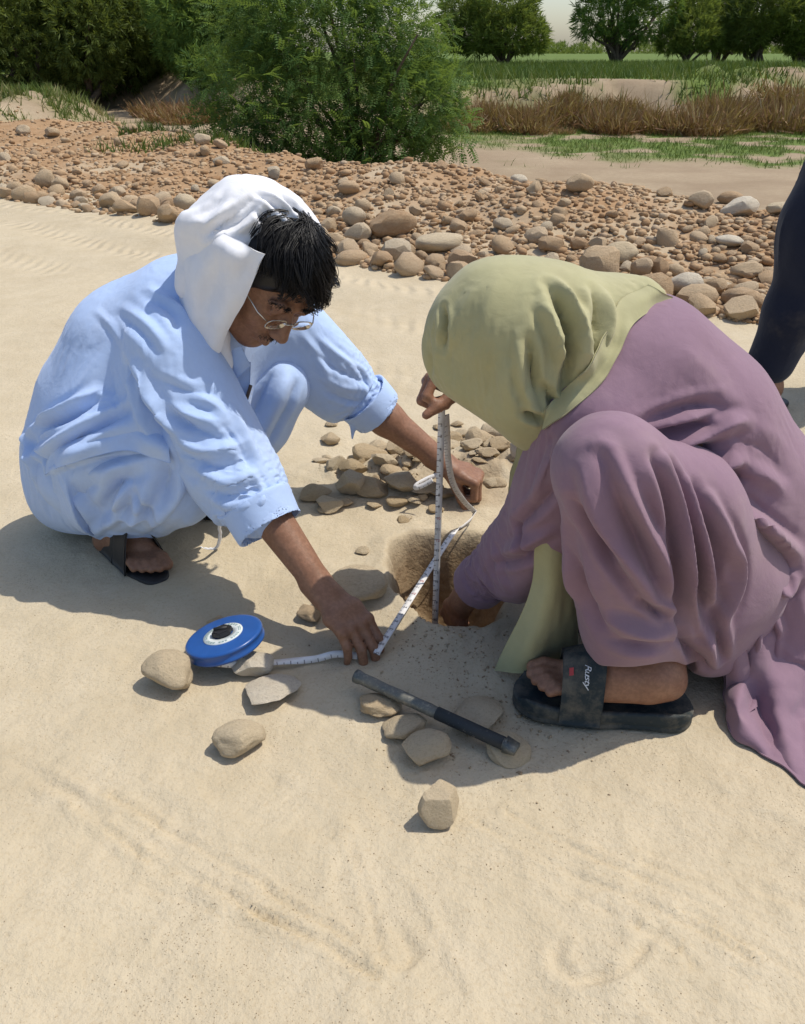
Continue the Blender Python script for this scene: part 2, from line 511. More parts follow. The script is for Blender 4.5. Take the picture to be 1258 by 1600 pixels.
for r, nm in ((0, 'sand_road'), (1, 'rubble_bank'), (2, 'river_bed'), (3, 'field')):
    f = GF[reg == r]
    used = np.unique(f)
    remap = np.zeros(len(GV), np.int64); remap[used] = np.arange(len(used))
    me = mesh_np(nm, GV[used], remap[f])
    for an, av in (('gravel', gravel_w), ('soil', soil_w), ('grass', grass_w), ('damp', damp), ('bed', bed_w)):
        set_attr(me, an, av[used])
    if r == 0:
        set_attr(me, 'tread_u', along[used]); set_attr(me, 'tread_m', tread_m[used])
    o = obj(nm, me, M_ground)
    o['kind'] = 'structure'
# ------------------------------------------------------------------ vegetation
def leaf_mat(name, stops, trans=0.5):
    t = NT(name)
    c = t.ramp(t.attr('tint').outputs['Fac'], stops)
    t.set(Base_Color=c, Roughness=0.6, Specular_IOR_Level=0.25)
    tr = t.node('ShaderNodeBsdfTranslucent')
    c2 = t.mix(0.5, c, (0.22, 0.26, 0.03))
    t.link(c2, tr.inputs['Color'])
    mx = t.node('ShaderNodeMixShader'); mx.inputs[0].default_value = trans
    t.link(t.bsdf.outputs[0], mx.inputs[1]); t.link(tr.outputs[0], mx.inputs[2])
    t.link(mx.outputs[0], t.out.inputs['Surface'])
    return t.m
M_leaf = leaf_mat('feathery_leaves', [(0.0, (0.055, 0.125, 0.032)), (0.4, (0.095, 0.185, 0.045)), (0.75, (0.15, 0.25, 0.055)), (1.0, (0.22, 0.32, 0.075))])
M_tam = leaf_mat('tamarisk_leaves', [(0.0, (0.11, 0.16, 0.035)), (0.5, (0.17, 0.23, 0.05)), (1.0, (0.25, 0.30, 0.07))])
M_dark = leaf_mat('dense_leaves', [(0.0, (0.075, 0.115, 0.026)), (0.6, (0.13, 0.175, 0.038)), (1.0, (0.22, 0.26, 0.06))], 0.45)
M_dry = leaf_mat('dry_stems', [(0.0, (0.16, 0.075, 0.038)), (0.45, (0.30, 0.155, 0.075)), (0.75, (0.41, 0.255, 0.13)), (1.0, (0.52, 0.41, 0.25))], 0.3)
M_grass = leaf_mat('grass_blades', [(0.0, (0.045, 0.085, 0.015)), (0.5, (0.095, 0.15, 0.028)), (0.8, (0.16, 0.19, 0.05)), (1.0, (0.36, 0.30, 0.15))], 0.25)
t = NT('bark'); co = t.coord('Object')
M_bark = t.set(Base_Color=t.mix(t.ramp(t.noise(9, 5, 0.7, co), [(0.35, 0.0), (0.65, 1.0)]), (0.055, 0.040, 0.028), (0.15, 0.115, 0.08)), Roughness=0.95, Normal=t.bump(t.noise(25, 5, 0.7, co), 0.6, 0.02))

def quad_leaf(base, d, n, L, w):
    d = nrm(d); s = nrm(np.cross(d, n))
    base = np.asarray(base, float)
    return np.array([base, base + d * L * .45 + s * w, base + d * L, base + d * L * .45 - s * w])

def pinnate(pairs=8, ll=.26, lw=.055):
    Q = []
    for i in range(pairs):
        f = .12 + .88 * i / (pairs - 1)
        b = np.array([f, 0, -.25 * f * f])
        for sd in (1, -1):
            Q.append(quad_leaf(b, [.45, sd, -.15], [0, 0, 1], ll * (1 - .35 * abs(f - .5)), lw))
    return np.array(Q)              # (m,4,3)
def spray(k=9, ln=1.0, w=.05, seed=0, wide=.5):
    rg = np.random.default_rng(seed); Q = []
    for i in range(k):
        d = np.array([1, rg.normal(0, wide), rg.normal(0, wide)])
        Q.append(quad_leaf([rg.uniform(0, .3), rg.normal(0, .08), rg.normal(0, .08)], d, rg.normal(0, 1, 3), ln * rg.uniform(.5, 1), w))
    return np.array(Q)

def frames(D, rg):
    D = D / np.linalg.norm(D, axis=1)[:, None]
    U = np.tile([0, 0, 1.0], (len(D), 1)) + rg.normal(0, .35, (len(D), 3))
    S = np.cross(U, D); S /= np.linalg.norm(S, axis=1)[:, None] + 1e-9
    U = np.cross(D, S)
    return np.stack([D, S, U], 1)          # rows

def foliage(name, tmpl, C, D, S, tint, m, parent, rg):
    R = frames(D, rg)
    T = tmpl.reshape(-1, 3)
    V = np.einsum('ni,bij->bnj', T, R) * S[:, None, None] + C[:, None, :]
    V = V.reshape(-1, 3)
    F = np.arange(len(V)).reshape(-1, 4)
    me = mesh_np(name, V, F, False)
    set_attr(me, 'tint', np.repeat(np.clip(tint, 0, 1), len(T)))
    o = obj(name, me, m)
    if parent is not None: inv_parent_(o, parent)
    return o
def inv_parent_(o, parent):
    o.parent = parent; o.matrix_parent_inverse = Matrix.Translation(parent.location).inverted()

def in_lobes(lobes, n, rg, shell=.55):
    """points in a union of ellipsoids (x, y, z, rx, ry, rz), biased to the outside"""
    lobes = np.array(lobes, float)
    w = (lobes[:, 3] * lobes[:, 5]); w = w / w.sum()
    k = rg.choice(len(lobes), n, p=w)
    d = rg.normal(0, 1, (n, 3)); d /= np.linalg.norm(d, axis=1)[:, None]
    r = rg.uniform(shell, 1.0, n) ** .7
    r *= 1 + .14 * vnoise(d[:, 0] * 2.2 + k * 7.7, d[:, 1] * 2.2, d[:, 2] * 2.2, 5)
    L = lobes[k]
    P = L[:, :3] + d * r[:, None] * L[:, 3:6]
    return P, d, r, k

def limbs(name, base, tips, r0, parent, m, rg, wob=.06):
    parts = []
    for tp in tips:
        tp = np.asarray(tp, float); base = np.asarray(base, float)
        b = base + np.append(rg.normal(0, r0 * 1.2, 2), 0)
        mid1 = b + (tp - b) * .35 + np.append(rg.normal(0, wob, 2), abs(tp[2] - b[2]) * .10)
        mid2 = b + (tp - b) * .7 + rg.normal(0, wob, 3)
        parts.append(tube(catmull([b - [0, 0, .15], b, mid1, mid2, tp], 12), np.linspace(r0, r0 * .16, 12), 6))
    V, F = merge(parts)
    o = obj(name, mesh_np(name, V, F), m); inv_parent_(o, parent)
    return o

def spot(px, Y): return ray(px, 600)[0] / ray(px, 600)[1] * Y   # x on the column of view px at distance Y (level)
def col_x(px, Y, z):
    Zd = Y * math.cos(PITCH) + (CAM_H - z) * math.sin(PITCH)
    return (px - IMG_W / 2) / FPX * Zd
def lobe(px, py, Y, rx, ry, rz):
    p = py_(px, py, Y); return (p[0], p[1], p[2], rx, ry, rz)

# --- the big feathery bush in the middle
rg = np.random.default_rng(21)
bx = col_x(560, 10.2, -.4)
bush = empty('mesquite_bush', (bx, 10.2, hz(bx, 10.2)), 'large bright green feathery bush behind the bank of stones', 'bush')
LB = [lobe(520, 120, 10.2, 1.10, 1.0, .95), lobe(400, 150, 10.3, .70, .8, .60), lobe(620, 150, 10.0, .75, .8, .75), lobe(520, 30, 10.4, 1.10, .9, .60), lobe(420, 40, 10.6, .75, .8, .55), lobe(630, 60, 10.3, .55, .7, .55),
      lobe(350, 200, 10.1, .50, .6, .32), lobe(690, 205, 9.8, .42, .5, .28), lobe(660, 160, 9.8, .5, .6, .40), lobe(470, 195, 9.7, .7, .6, .42), lobe(600, 215, 9.6, .65, .6, .34), lobe(530, -40, 10.5, 1.0, .8, .45), lobe(700, 130, 10.0, .22, .4, .25)]
P, d, r, k = in_lobes(LB, 11500, rg, .40)
keep = P[:, 2] > height(P[:, 0], P[:, 1]) + .02
P, d, r = P[keep], d[keep], r[keep]
D = d * .8 + rg.normal(0, .55, d.shape) + [0, 0, -.15]
clump = vnoise(P[:, 0] / .35, P[:, 1] / .35, P[:, 2] / .35, 8)
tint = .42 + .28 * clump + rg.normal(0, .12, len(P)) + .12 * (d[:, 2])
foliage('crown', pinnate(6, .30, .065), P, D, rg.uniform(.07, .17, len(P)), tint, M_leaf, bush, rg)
limbs('branches', (bx, 10.2, hz(bx, 10.2)), [l[:3] for l in LB] + [np.array(l[:3]) + rg.normal(0, .35, 3) for l in LB], .045, bush, M_bark, rg)

def tree(name, label, px, Y, lobes, n, tm, m, size, group=None, r0=.12, cat='tree', shell=.55, ntr=5, up=.4):
    x = col_x(px, Y, hz(col_x(px, Y, .4), Y)); z = hz(x, Y)
    root = empty(name, (x, Y, z), label, cat, group)
    P, d, r, k = in_lobes(lobes, n, rg, shell)
    keep = P[:, 2] > height(P[:, 0], P[:, 1]) + .02
    P, d = P[keep], d[keep]
    D = d + rg.normal(0, .5, d.shape) + [0, 0, up]
    cl = vnoise(P[:, 0] / (size * 4), P[:, 1] / (size * 4), P[:, 2] / (size * 4), 9)
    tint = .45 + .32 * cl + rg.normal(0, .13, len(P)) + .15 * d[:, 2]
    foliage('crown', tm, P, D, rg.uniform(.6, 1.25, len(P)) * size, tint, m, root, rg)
    tips = [np.array(lobes[i % len(lobes)][:3]) + rg.normal(0, .15, 3) * r0 * 8 for i in range(ntr)]
    limbs('trunk', (x, Y, z), tips, r0, root, M_bark, rg, r0 * 1.5)
    return root

SP = spray(11, .8, .050, 1, .9); SP2 = spray(11, .8, .040, 2, .7)
# --- trees of the field on the right
G1 = 'trees standing along the green field'
tree('field_tree', 'spreading tree with forked trunks at the field edge, right of the patch of sky', 966, 42, [lobe(955, 15, 42, 1.5, 1.6, 1.0), lobe(922, 36, 42, .7, 1.0, .55), lobe(1005, 35, 42, 1.1, 1.2, .8), lobe(970, -45, 42, 2.2, 2.0, 1.4), lobe(1042, 8, 42, .7, 1.0, .9), lobe(975, 52, 42, .8, .9, .5)], 2700, SP2, M_leaf, .39, G1, .12, ntr=14, up=.1)
tree('field_tree', 'rounded olive-green tree between the big bush and the patch of sky', 790, 38, [lobe(798, 50, 38, 1.3, 1.5, .8), lobe(752, 45, 38, 1.1, 1.3, .9), lobe(832, 58, 38, .6, .9, .6), lobe(785, 5, 38, 1.4, 1.5, .9), lobe(722, 30, 38.5, .9, 1.2, 1.1)], 3240, SP2, M_tam, .38, G1, .09, ntr=10, up=.5)
tree('field_tree', 'lighter low tree right of the spreading forked tree', 1072, 42, [lobe(1082, 50, 42, 1.0, 1.2, .8), lobe(1050, 62, 42, .6, .8, .5), lobe(1085, 15, 42.5, 1.0, 1.1, .8), lobe(1112, 62, 42, .5, .8, .5)], 1890, SP2, M_tam, .38, G1, .09, ntr=8, up=.5)
tree('field_tree', 'dark tall tree third from the right edge of the field', 1126, 45, [lobe(1132, 30, 45, 1.2, 1.4, 1.2), lobe(1122, -12, 45.5, 1.5, 1.4, 1.3), lobe(1140, 60, 45, .8, 1.0, .5)], 2340, SP2, M_dark, .39, G1, .13, ntr=6, up=.2)
tree('field_tree', 'dark dense tree near the right edge with several trunks', 1184, 42, [lobe(1178, 32, 42, 1.4, 1.5, 1.0), lobe(1205, 0, 42, 1.6, 1.6, 1.3), lobe(1168, 55, 42, 1.0, 1.1, .6)], 2700, SP2, M_dark, .39, G1, .13, ntr=8, up=.2)
tree('field_tree', 'yellowish-green tree cut off by the right edge', 1252, 42, [lobe(1242, 35, 42, .9, 1.2, 1.0), lobe(1275, 20, 42, 1.4, 1.5, 1.5), lobe(1255, 65, 42, .8, 1.0, .6)], 2340, SP2, M_tam, .39, G1, .12, ntr=7, up=.4)
# --- the dark grove on the left
G2 = 'trees of the dark grove on the left'
def lob(px, py, Y, rx, rz): return lobe(px, py, Y, rx, rx, rz)
tree('grove_tree', 'dense dark tree at the far left of the grove', 40, 25, [lob(10, 60, 25, 1.7, 1.6), lob(70, 40, 25.5, 1.5, 1.5), lob(40, -20, 26, 2.2, 1.4), lob(-60, 90, 25, 1.6, 1.6), lob(90, 100, 25.5, 1.0, .9), lob(0, 120, 25.5, 1.2, .8)], 4680, SP, M_dark, .30, G2, .14, up=-.1)
tree('grove_tree', 'dark tree with a lit yellow-green bough, second in the grove', 130, 25, [lob(130, 50, 24.5, .9, 1.1), lob(170, 20, 26, 1.8, 1.5), lob(120, 0, 26, 1.6, 1.2), lob(140, 100, 25, .7, .7), lob(190, 80, 27, 1.6, 1.4)], 4680, SP, M_dark, .30, G2, .14, up=-.1)
tree('grove_tree', 'dark tree at the back of the grove with shade below', 250, 28, [lob(230, 60, 28, 1.9, 1.6), lob(270, 20, 27.5, 2.0, 1.6), lob(200, 100, 28.5, 1.6, 1.1), lob(280, 110, 28, 1.4, 1.0), lob(150, 130, 28.5, 1.5, .7), lob(90, 140, 28, 1.5, .6)], 5040, SP, M_dark, .35, G2, .15, up=-.1)
tree('grove_tree', 'lighter tree of the grove reaching behind the big bush', 330, 24, [lob(320, 20, 24, 1.4, 1.4), lob(350, 60, 24, 1.1, 1.0), lob(300, 70, 25, .9, .8), lob(380, 0, 24.5, 1.4, 1.4), lob(310, 105, 22, .45, .32), lob(345, 110, 22, .5, .4)], 3780, SP, M_leaf, .30, G2, .12, up=-.1)
# --- backing wood far behind, one mass
nb = 3400
pxs = rg.uniform(-200, 420, nb); Yb = rg.uniform(30, 36, nb)
Zb = -.3 + rg.uniform(0, 1, nb) ** .8 * 7.5
Cb = np.stack([(pxs - 629) / FPX * (Yb * .871 + .5), Yb, Zb], 1)
o = foliage('far_wood', SP, Cb, rg.normal(0, 1, (nb, 3)), rg.uniform(.6, 1.1, nb), .3 + rg.normal(0, .15, nb), M_dark, None, rg)
tag(o, 'dark mass of wood behind the grove on the left', 'wood', kind='stuff')
nb = 3200
pxs = rg.uniform(640, 1420, nb); Yb = rg.uniform(230, 260, nb)
top = 2.6 + 1.6 * vnoise2(pxs / 38., pxs * 0, 4) + 1.0 * vnoise2(pxs / 11., pxs * 0, 6)
Zb = .4 + rg.uniform(0, 1, nb) * np.maximum(top, .8)
Cb = np.stack([(pxs - 629) / FPX * (Yb * .871 + .3), Yb, Zb], 1)
o = foliage('far_trees', SP, Cb, rg.normal(0, 1, (nb, 3)), rg.uniform(1.1, 1.9, nb), .4 + rg.normal(0, .2, nb), M_tam, None, rg)
tag(o, 'hazy line of distant trees along the horizon of the field', 'trees', kind='stuff')

# --- dry rust-brown shrubs along the foot of the far bank
def dry_clump(h, w, n, rgx, lean=.75):
    a = rgx.uniform(0, 6.28, n); r0 = np.sqrt(rgx.uniform(0, 1, n)) * w * .6
    B = np.stack([np.cos(a) * r0, np.sin(a) * r0 * .7, np.zeros(n)], 1)
    main = rgx.random(n) < .35
    d = np.stack([np.cos(a) * lean * rgx.uniform(0, 1, n), np.sin(a) * lean * rgx.uniform(0, 1, n), np.ones(n)], 1) + rgx.normal(0, .25, (n, 3))
    L = h * rgx.uniform(.3, 1.0, n) * (1 - .35 * (r0 / (w * .6)) ** 2)
    # twigs start part of the way up a stem
    up = np.where(main, 0, rgx.uniform(.15, .75, n)) * h * .8
    B = B + d * up[:, None] * .6
    d = np.where(main[:, None], d, d * .5 + rgx.normal(0, .55, (n, 3)) + [0, 0, .25])
    L = np.where(main, L, L * .42)
    T = B + d * L[:, None]
    s = rgx.normal(0, 1, (n, 3)); s -= (s * d).sum(1)[:, None] * d / (d * d).sum(1)[:, None]; s /= np.linalg.norm(s, axis=1)[:, None]
    wd = np.where(main, rgx.uniform(.003, .007, n), rgx.uniform(.005, .012, n))[:, None]
    V = np.stack([B - s * wd, B + s * wd, B + d * L[:, None] * .6 + s * wd * 1.3, T, B + d * L[:, None] * .6 - s * wd * 1.3], 1)
    return V.reshape(-1, 3), np.arange(n * 5).reshape(-1, 5)
dry_var = []
for i in range(5):
    V, F = dry_clump(rg.uniform(.55, .85), 1.0, 900, rg)
    me = mesh_np('dry_shrub', V, F, False); set_attr(me, 'tint', np.repeat(np.clip(rg.normal(.45, .27, 900), 0, 1), 5)); me.materials.append(M_dry)
    dry_var.append(me)
def yb_of(x): return 17.6 + .9 * float(fbm2(np.array([x]), np.array([0.0]), 5.0, 2, 71)[0]) + max(0, min(6, -x - 2)) * 1.2
i = 0
for px in np.concatenate([np.arange(722, 1330, 15), np.arange(1340, 1700, 30)]):
    x = col_x(px + rg.uniform(-8, 8), 17.8, -.2); Y = yb_of(x) + rg.uniform(-.2, 1.5)
    o = bpy.data.objects.new('dry_shrub', dry_var[i % 5]); col.objects.link(o); i += 1
    o.location = (x, Y, hz(x, Y) - .03); o.rotation_euler = (0, 0, rg.uniform(0, 6.28)); s_ = rg.uniform(.4, 1.15)
    o.scale = (s_ * rg.uniform(.8, 1.1), s_, s_ * rg.uniform(.65, 1.1))
    tag(o, 'rust-brown dry shrub in the row below the far bank', 'dry shrub', 'dry shrubs below the far bank')
for px, Y, s_ in ((262, 20.5, 1.0), (285, 20, .8), (300, 21, 1.1), (238, 22.5, .9), (318, 20.5, .9)):
    x = col_x(px, Y, -.2)
    o = bpy.data.objects.new('dry_shrub', dry_var[i % 5]); col.objects.link(o); i += 1
    o.location = (x, Y, hz(x, Y) - .03); o.rotation_euler = (0, 0, rg.uniform(0, 6.28)); o.scale = (s_, s_, s_ * .8)
    tag(o, 'tangle of dry brown brush in the shade left of the big bush', 'dry shrub', 'dry brush by the grove')

# --- grass
def grass(name, pts, hgt, label, seed=1, tint0=.4):
    rgx = np.random.default_rng(seed); pts = np.asarray(pts); n = len(pts)
    B = np.stack([pts[:, 0], pts[:, 1], height(pts[:, 0], pts[:, 1]) - .01], 1)
    d = np.stack([rgx.normal(0, .45, n), rgx.normal(0, .45, n), np.ones(n)], 1)
    L = hgt * rgx.uniform(.4, 1.2, n)
    a = rgx.uniform(0, 3.14, n); s = np.stack([np.cos(a), np.sin(a), np.zeros(n)], 1) * (L * .075)[:, None]
    V = np.stack([B - s, B + s, B + d * L[:, None]], 1).reshape(-1, 3)
    me = mesh_np(name, V, np.arange(n * 3).reshape(-1, 3), False)
    set_attr(me, 'tint', np.repeat(np.clip(tint0 + .35 * vnoise2(pts[:, 0] / .5, pts[:, 1] / .5, 3) + rgx.normal(0, .14, n), 0, 1), 3))
    o = obj(name, me, M_grass); return tag(o, label, 'grass', kind='stuff')
n = 16000
x = rg.uniform(-8.4, -4.2, n); y = rg.uniform(12.6, 16.4, n)
k = np.exp(-(((x + 6.3) / 1.5) ** 4) - ((y - 14.4) / 1.6) ** 4) * sstep(-.5, .2, fbm2(x, y, .6, 3, 87))
m_ = rg.random(n) < k
grass('mound_grass', np.stack([x[m_], y[m_]], 1), .17, 'dry and green grass on the low mound at the left', 2, .62)
n = 52000
x = rg.uniform(1.0, 13, n); y = rg.uniform(9.3, 18.2, n)
k = sstep(-.6, 1.4, x * .55 + (y - 13.5) * .75 - 1.4 + 1.2 * fbm2(x, y, 1.4, 3, 84)) * sstep(-.75, -.05, fbm2(x, y, .55, 3, 86))
m_ = rg.random(n) < k
grass('river_grass', np.stack([x[m_], y[m_]], 1), .085, 'short patchy grass on the dry river bed at the right', 3, .45)
n = 42000
x = rg.uniform(-4, 16, n); y = 19 + rg.uniform(0, 1, n) ** 1.6 * 26
yb2 = 17.6 + .9 * fbm2(x, x * 0, 5.0, 2, 71)
m_ = rg.random(n) < sstep(.8, 3.4, y - yb2 + 1.6 * fbm2(x, y, 1.3, 3, 83))
grass('field_grass', np.stack([x[m_], y[m_]], 1), .24, 'bright green crop and weeds of the field behind the bank', 4, .42)
n = 5200
x = rg.uniform(-3.2, -.2, n); y = rg.uniform(8.6, 11, n)
x2 = np.concatenate([x, rg.uniform(-6, -3, 3000)]); y2 = np.concatenate([y, rg.uniform(15, 21, 3000)])
m_ = rg.random(len(x2)) < sstep(-.1, .5, fbm2(x2, y2, .7, 3, 88))
grass('bush_grass', np.stack([x2[m_], y2[m_]], 1), .13, 'green grass round the foot of the big bush', 5, .4)
# small weed on the river bed behind the crest
wx, wy = pz(866, 286, -.05)[:2]
wd = empty('weed', (wx, wy, hz(wx, wy)), 'tiny green weed behind the crest left of the square boulder', 'weed')
Pw = np.tile([wx, wy, hz(wx, wy)], (14, 1)) + rg.normal(0, .02, (14, 3)) * [1, 1, 0]
foliage('leaves', pinnate(6), Pw, rg.normal(0, .5, (14, 3)) + [0, 0, .8], rg.uniform(.10, .2, 14), rg.uniform(.6, 1, 14), M_leaf, wd, rg)
V_, F_ = tube([[wx, wy, hz(wx, wy) - .02], [wx, wy, hz(wx, wy) + .08]], .004, 5)
o = obj('stem', mesh_np('stem', V_, F_), M_bark); inv_parent_(o, wd)
# ------------------------------------------------------------------ sculpting kit: smooth-blended distance fields -> quads
def smin(a, b, k):
    if k <= 0: return np.minimum(a, b)
    h = np.maximum(k - np.abs(a - b), 0) / k
    return np.minimum(a, b) - h * h * k * 0.25

class Vol:
    def __init__(self, lo, hi, h):
        self.lo = np.asarray(lo, float); self.h = h
        self.n = np.ceil((np.asarray(hi, float) - self.lo) / h).astype(int) + 1
        self.D = np.full(self.n, 0.3, np.float32)
    def block(self, lo, hi):
        i0 = np.clip(np.floor((np.asarray(lo) - self.lo) / self.h).astype(int), 0, self.n)
        i1 = np.clip(np.ceil((np.asarray(hi) - self.lo) / self.h).astype(int) + 1, 0, self.n)
        if (i1 <= i0).any(): return None
        sl = tuple(slice(a, b) for a, b in zip(i0, i1))
        ax = [(self.lo[d] + self.h * np.arange(i0[d], i1[d])).astype(np.float32) for d in range(3)]
        return sl, np.meshgrid(*ax, indexing='ij', sparse=True)
    def put(self, fn, lo, hi, k=0.0, op='add'):
        bl = self.block(np.asarray(lo) - k - 0.012, np.asarray(hi) + k + 0.012)
        if bl is None: return
        sl, (X, Y, Z) = bl
        d = fn(X, Y, Z).astype(np.float32)
        if op == 'add': self.D[sl] = smin(self.D[sl], d, k)
        elif op == 'sub': self.D[sl] = -smin(-self.D[sl], d, k)
    def cone(self, a, b, ra, rb, k=0.0, op='add', side=None, m=1.0):
        """tapered capsule; widened m times along the vector side"""
        a = np.asarray(a, float); b = np.asarray(b, float)
        ab = b - a; L2 = max(ab.dot(ab), 1e-9)
        r = max(ra, rb) * max(1.0, m)
        s = None if side is None else nrm(side)
        def fn(X, Y, Z):
            x, y, z = X - a[0], Y - a[1], Z - a[2]
            t = np.clip((x * ab[0] + y * ab[1] + z * ab[2]) / L2, 0, 1)
            x, y, z = x - t * ab[0], y - t * ab[1], z - t * ab[2]
            if s is not None:
                q = (x * s[0] + y * s[1] + z * s[2]) * (1.0 / m - 1)
                x, y, z = x + q * s[0], y + q * s[1], z + q * s[2]
            return (np.sqrt(x * x + y * y + z * z) - (ra + t * (rb - ra)))
        self.put(fn, np.minimum(a, b) - r, np.maximum(a, b) + r, k, op)
    def chain(self, P, R, k=0.02, op='add', side=None, m=1.0, n=None):
        P = np.asarray(P, float); R = np.asarray(R, float)
        M = np.full(len(P), m) if np.isscalar(m) else np.asarray(m, float)
        if n:
            Q = catmull(np.concatenate([P, R[:, None], M[:, None]], 1), n)
            P, R, M = Q[:, :3], Q[:, 3], Q[:, 4]
        for i in range(len(P) - 1):
            self.cone(P[i], P[i + 1], R[i], R[i + 1], k, op, side, 0.5 * (M[i] + M[i + 1]))
    def ell(self, c, r, axes=None, k=0.0, op='add'):
        """ellipsoid with half sizes r along the rows of axes"""
        c = np.asarray(c, float); r = np.asarray(r, float)
        A = np.eye(3) if axes is None else np.asarray(axes, float)
        R = np.abs(A.T) @ r
        def fn(X, Y, Z):
            x, y, z = X - c[0], Y - c[1], Z - c[2]
            k0 = 0; k1 = 0
            for i in range(3):
                q = x * A[i, 0] + y * A[i, 1] + z * A[i, 2]
                k0 = k0 + (q / r[i]) ** 2; k1 = k1 + (q / r[i] ** 2) ** 2
            k0 = np.sqrt(k0); k1 = np.sqrt(k1) + 1e-9
            return np.where(k0 < 0.05, -r.min(), k0 * (k0 - 1.0) / k1)
        self.put(fn, c - R, c + R, k, op)
    def cyl(self, a, b, ra, rb, k=0.0, op='add', rnd=0.003, side=None, m=1.0):
        """flat-ended tapered cylinder"""
        a = np.asarray(a, float); b = np.asarray(b, float)
        ab = b - a; L = np.linalg.norm(ab); d_ = ab / L
        s = None if side is None else nrm(side)
        r = max(ra, rb) * max(1.0, m)
        def fn(X, Y, Z):
            x, y, z = X - a[0], Y - a[1], Z - a[2]
            h = x * d_[0] + y * d_[1] + z * d_[2]
            x, y, z = x - h * d_[0], y - h * d_[1], z - h * d_[2]
            if s is not None:
                q = (x * s[0] + y * s[1] + z * s[2]) * (1.0 / m - 1)
                x, y, z = x + q * s[0], y + q * s[1], z + q * s[2]
            q = np.sqrt(x * x + y * y + z * z) - (ra + np.clip(h / L, 0, 1) * (rb - ra)) + rnd
            w = np.abs(h - L / 2) - L / 2 + rnd
            return np.minimum(np.maximum(q, w), 0) + np.hypot(np.maximum(q, 0), np.maximum(w, 0)) - rnd
        self.put(fn, np.minimum(a, b) - r, np.maximum(a, b) + r, k, op)
    def plane(self, p, n, k=0.0, lo=None, hi=None):
        """cut away everything on the side the normal n points to (inside the box lo..hi when given)"""
        p = np.asarray(p, float); n = nrm(n)
        lo = self.lo if lo is None else lo
        hi = self.lo + self.h * self.n if hi is None else hi
        bl = self.block(lo, hi)
        sl, (X, Y, Z) = bl
        d = ((X - p[0]) * n[0] + (Y - p[1]) * n[1] + (Z - p[2]) * n[2]).astype(np.float32)
        self.D[sl] = -smin(-self.D[sl], -d, k)
    def mesh(self):
        D, h, lo = self.D, self.h, self.lo
        S = D < 0
        c = np.zeros(np.array(D.shape) - 1, np.int8)
        sl = (slice(0, -1), slice(1, None))
        for a in (0, 1):
            for b in (0, 1):
                for d in (0, 1): c += S[sl[a], sl[b], sl[d]]
        act = (c > 0) & (c < 8)
        I, J, K = np.nonzero(act)
        idx = np.full(act.shape, -1, np.int32); idx[I, J, K] = np.arange(len(I))
        pos = np.zeros((len(I), 3)); cnt = np.zeros(len(I))
        off = [(a, b, d) for a in (0, 1) for b in (0, 1) for d in (0, 1)]
        val = {o: D[I + o[0], J + o[1], K + o[2]] for o in off}
        for o in off:
            for ax in range(3):
                if o[ax]: continue
                o2 = list(o); o2[ax] = 1; o2 = tuple(o2)
                d0, d1 = val[o], val[o2]
                m = (d0 < 0) != (d1 < 0)
                t = np.where(m, d0 / np.where(m, d0 - d1, 1), 0)
                for q in range(3):
                    pos[:, q] += np.where(m, o[q] + (t if q == ax else 0), 0)
                cnt += m
        V = lo + h * (np.stack([I, J, K], 1) + pos / cnt[:, None])
        Fs = []
        for ax in range(3):
            u, v = (ax + 1) % 3, (ax + 2) % 3
            s0 = [slice(None)] * 3; s1 = [slice(None)] * 3
            s0[ax] = slice(0, -1); s1[ax] = slice(1, None)
            A, B = S[tuple(s0)], S[tuple(s1)]
            ch = np.argwhere(A != B)
            ch = ch[(ch[:, u] > 0) & (ch[:, v] > 0) & (ch[:, u] < D.shape[u] - 1) & (ch[:, v] < D.shape[v] - 1)]
            ins = A[ch[:, 0], ch[:, 1], ch[:, 2]]
            q = []
            for du, dv in ((-1, -1), (0, -1), (0, 0), (-1, 0)):
                e = ch.copy(); e[:, u] += du; e[:, v] += dv
                q.append(idx[e[:, 0], e[:, 1], e[:, 2]])
            q = np.stack(q, 1)
            q[~ins] = q[~ins][:, ::-1]
            Fs.append(q)
        F = np.concatenate(Fs)
        return V, F[(F >= 0).all(1)]

def vnormals(V, F):
    n = np.cross(V[F[:, 2]] - V[F[:, 0]], V[F[:, 3]] - V[F[:, 1]])
    N = np.zeros_like(V)
    for i in range(4): np.add.at(N, F[:, i], n)
    return N / (np.linalg.norm(N, axis=1)[:, None] + 1e-12)

def relax(V, F, it=2, a=0.5):
    e = np.concatenate([F[:, [0, 1]], F[:, [1, 2]], F[:, [2, 3]], F[:, [3, 0]]])
    deg = np.bincount(e[:, 0], minlength=len(V)) + np.bincount(e[:, 1], minlength=len(V))
    for _ in range(it):
        s = np.zeros_like(V)
        for q in range(3):
            s[:, q] = np.bincount(e[:, 0], V[e[:, 1], q], len(V)) + np.bincount(e[:, 1], V[e[:, 0], q], len(V))
        V = V + a * (s / np.maximum(deg, 1)[:, None] - V)
    return V

def cast(V, F, pts):
    """follow photograph pixels on to the surface: the fold lines keep to the cloth"""
    bvh = BVHTree.FromPolygons([tuple(v) for v in V], [tuple(int(i) for i in f) for f in F])
    def one(poly, n=14):
        P = catmull(np.array(poly, float), n)
        out = []
        for px, py in P:
            d = ray(px, py)
            hit = bvh.ray_cast(Vector(_C), Vector(d))[0]
            if hit is not None: out.append(np.array(hit))
        return np.array(out)
    return [one(p) for p in pts]

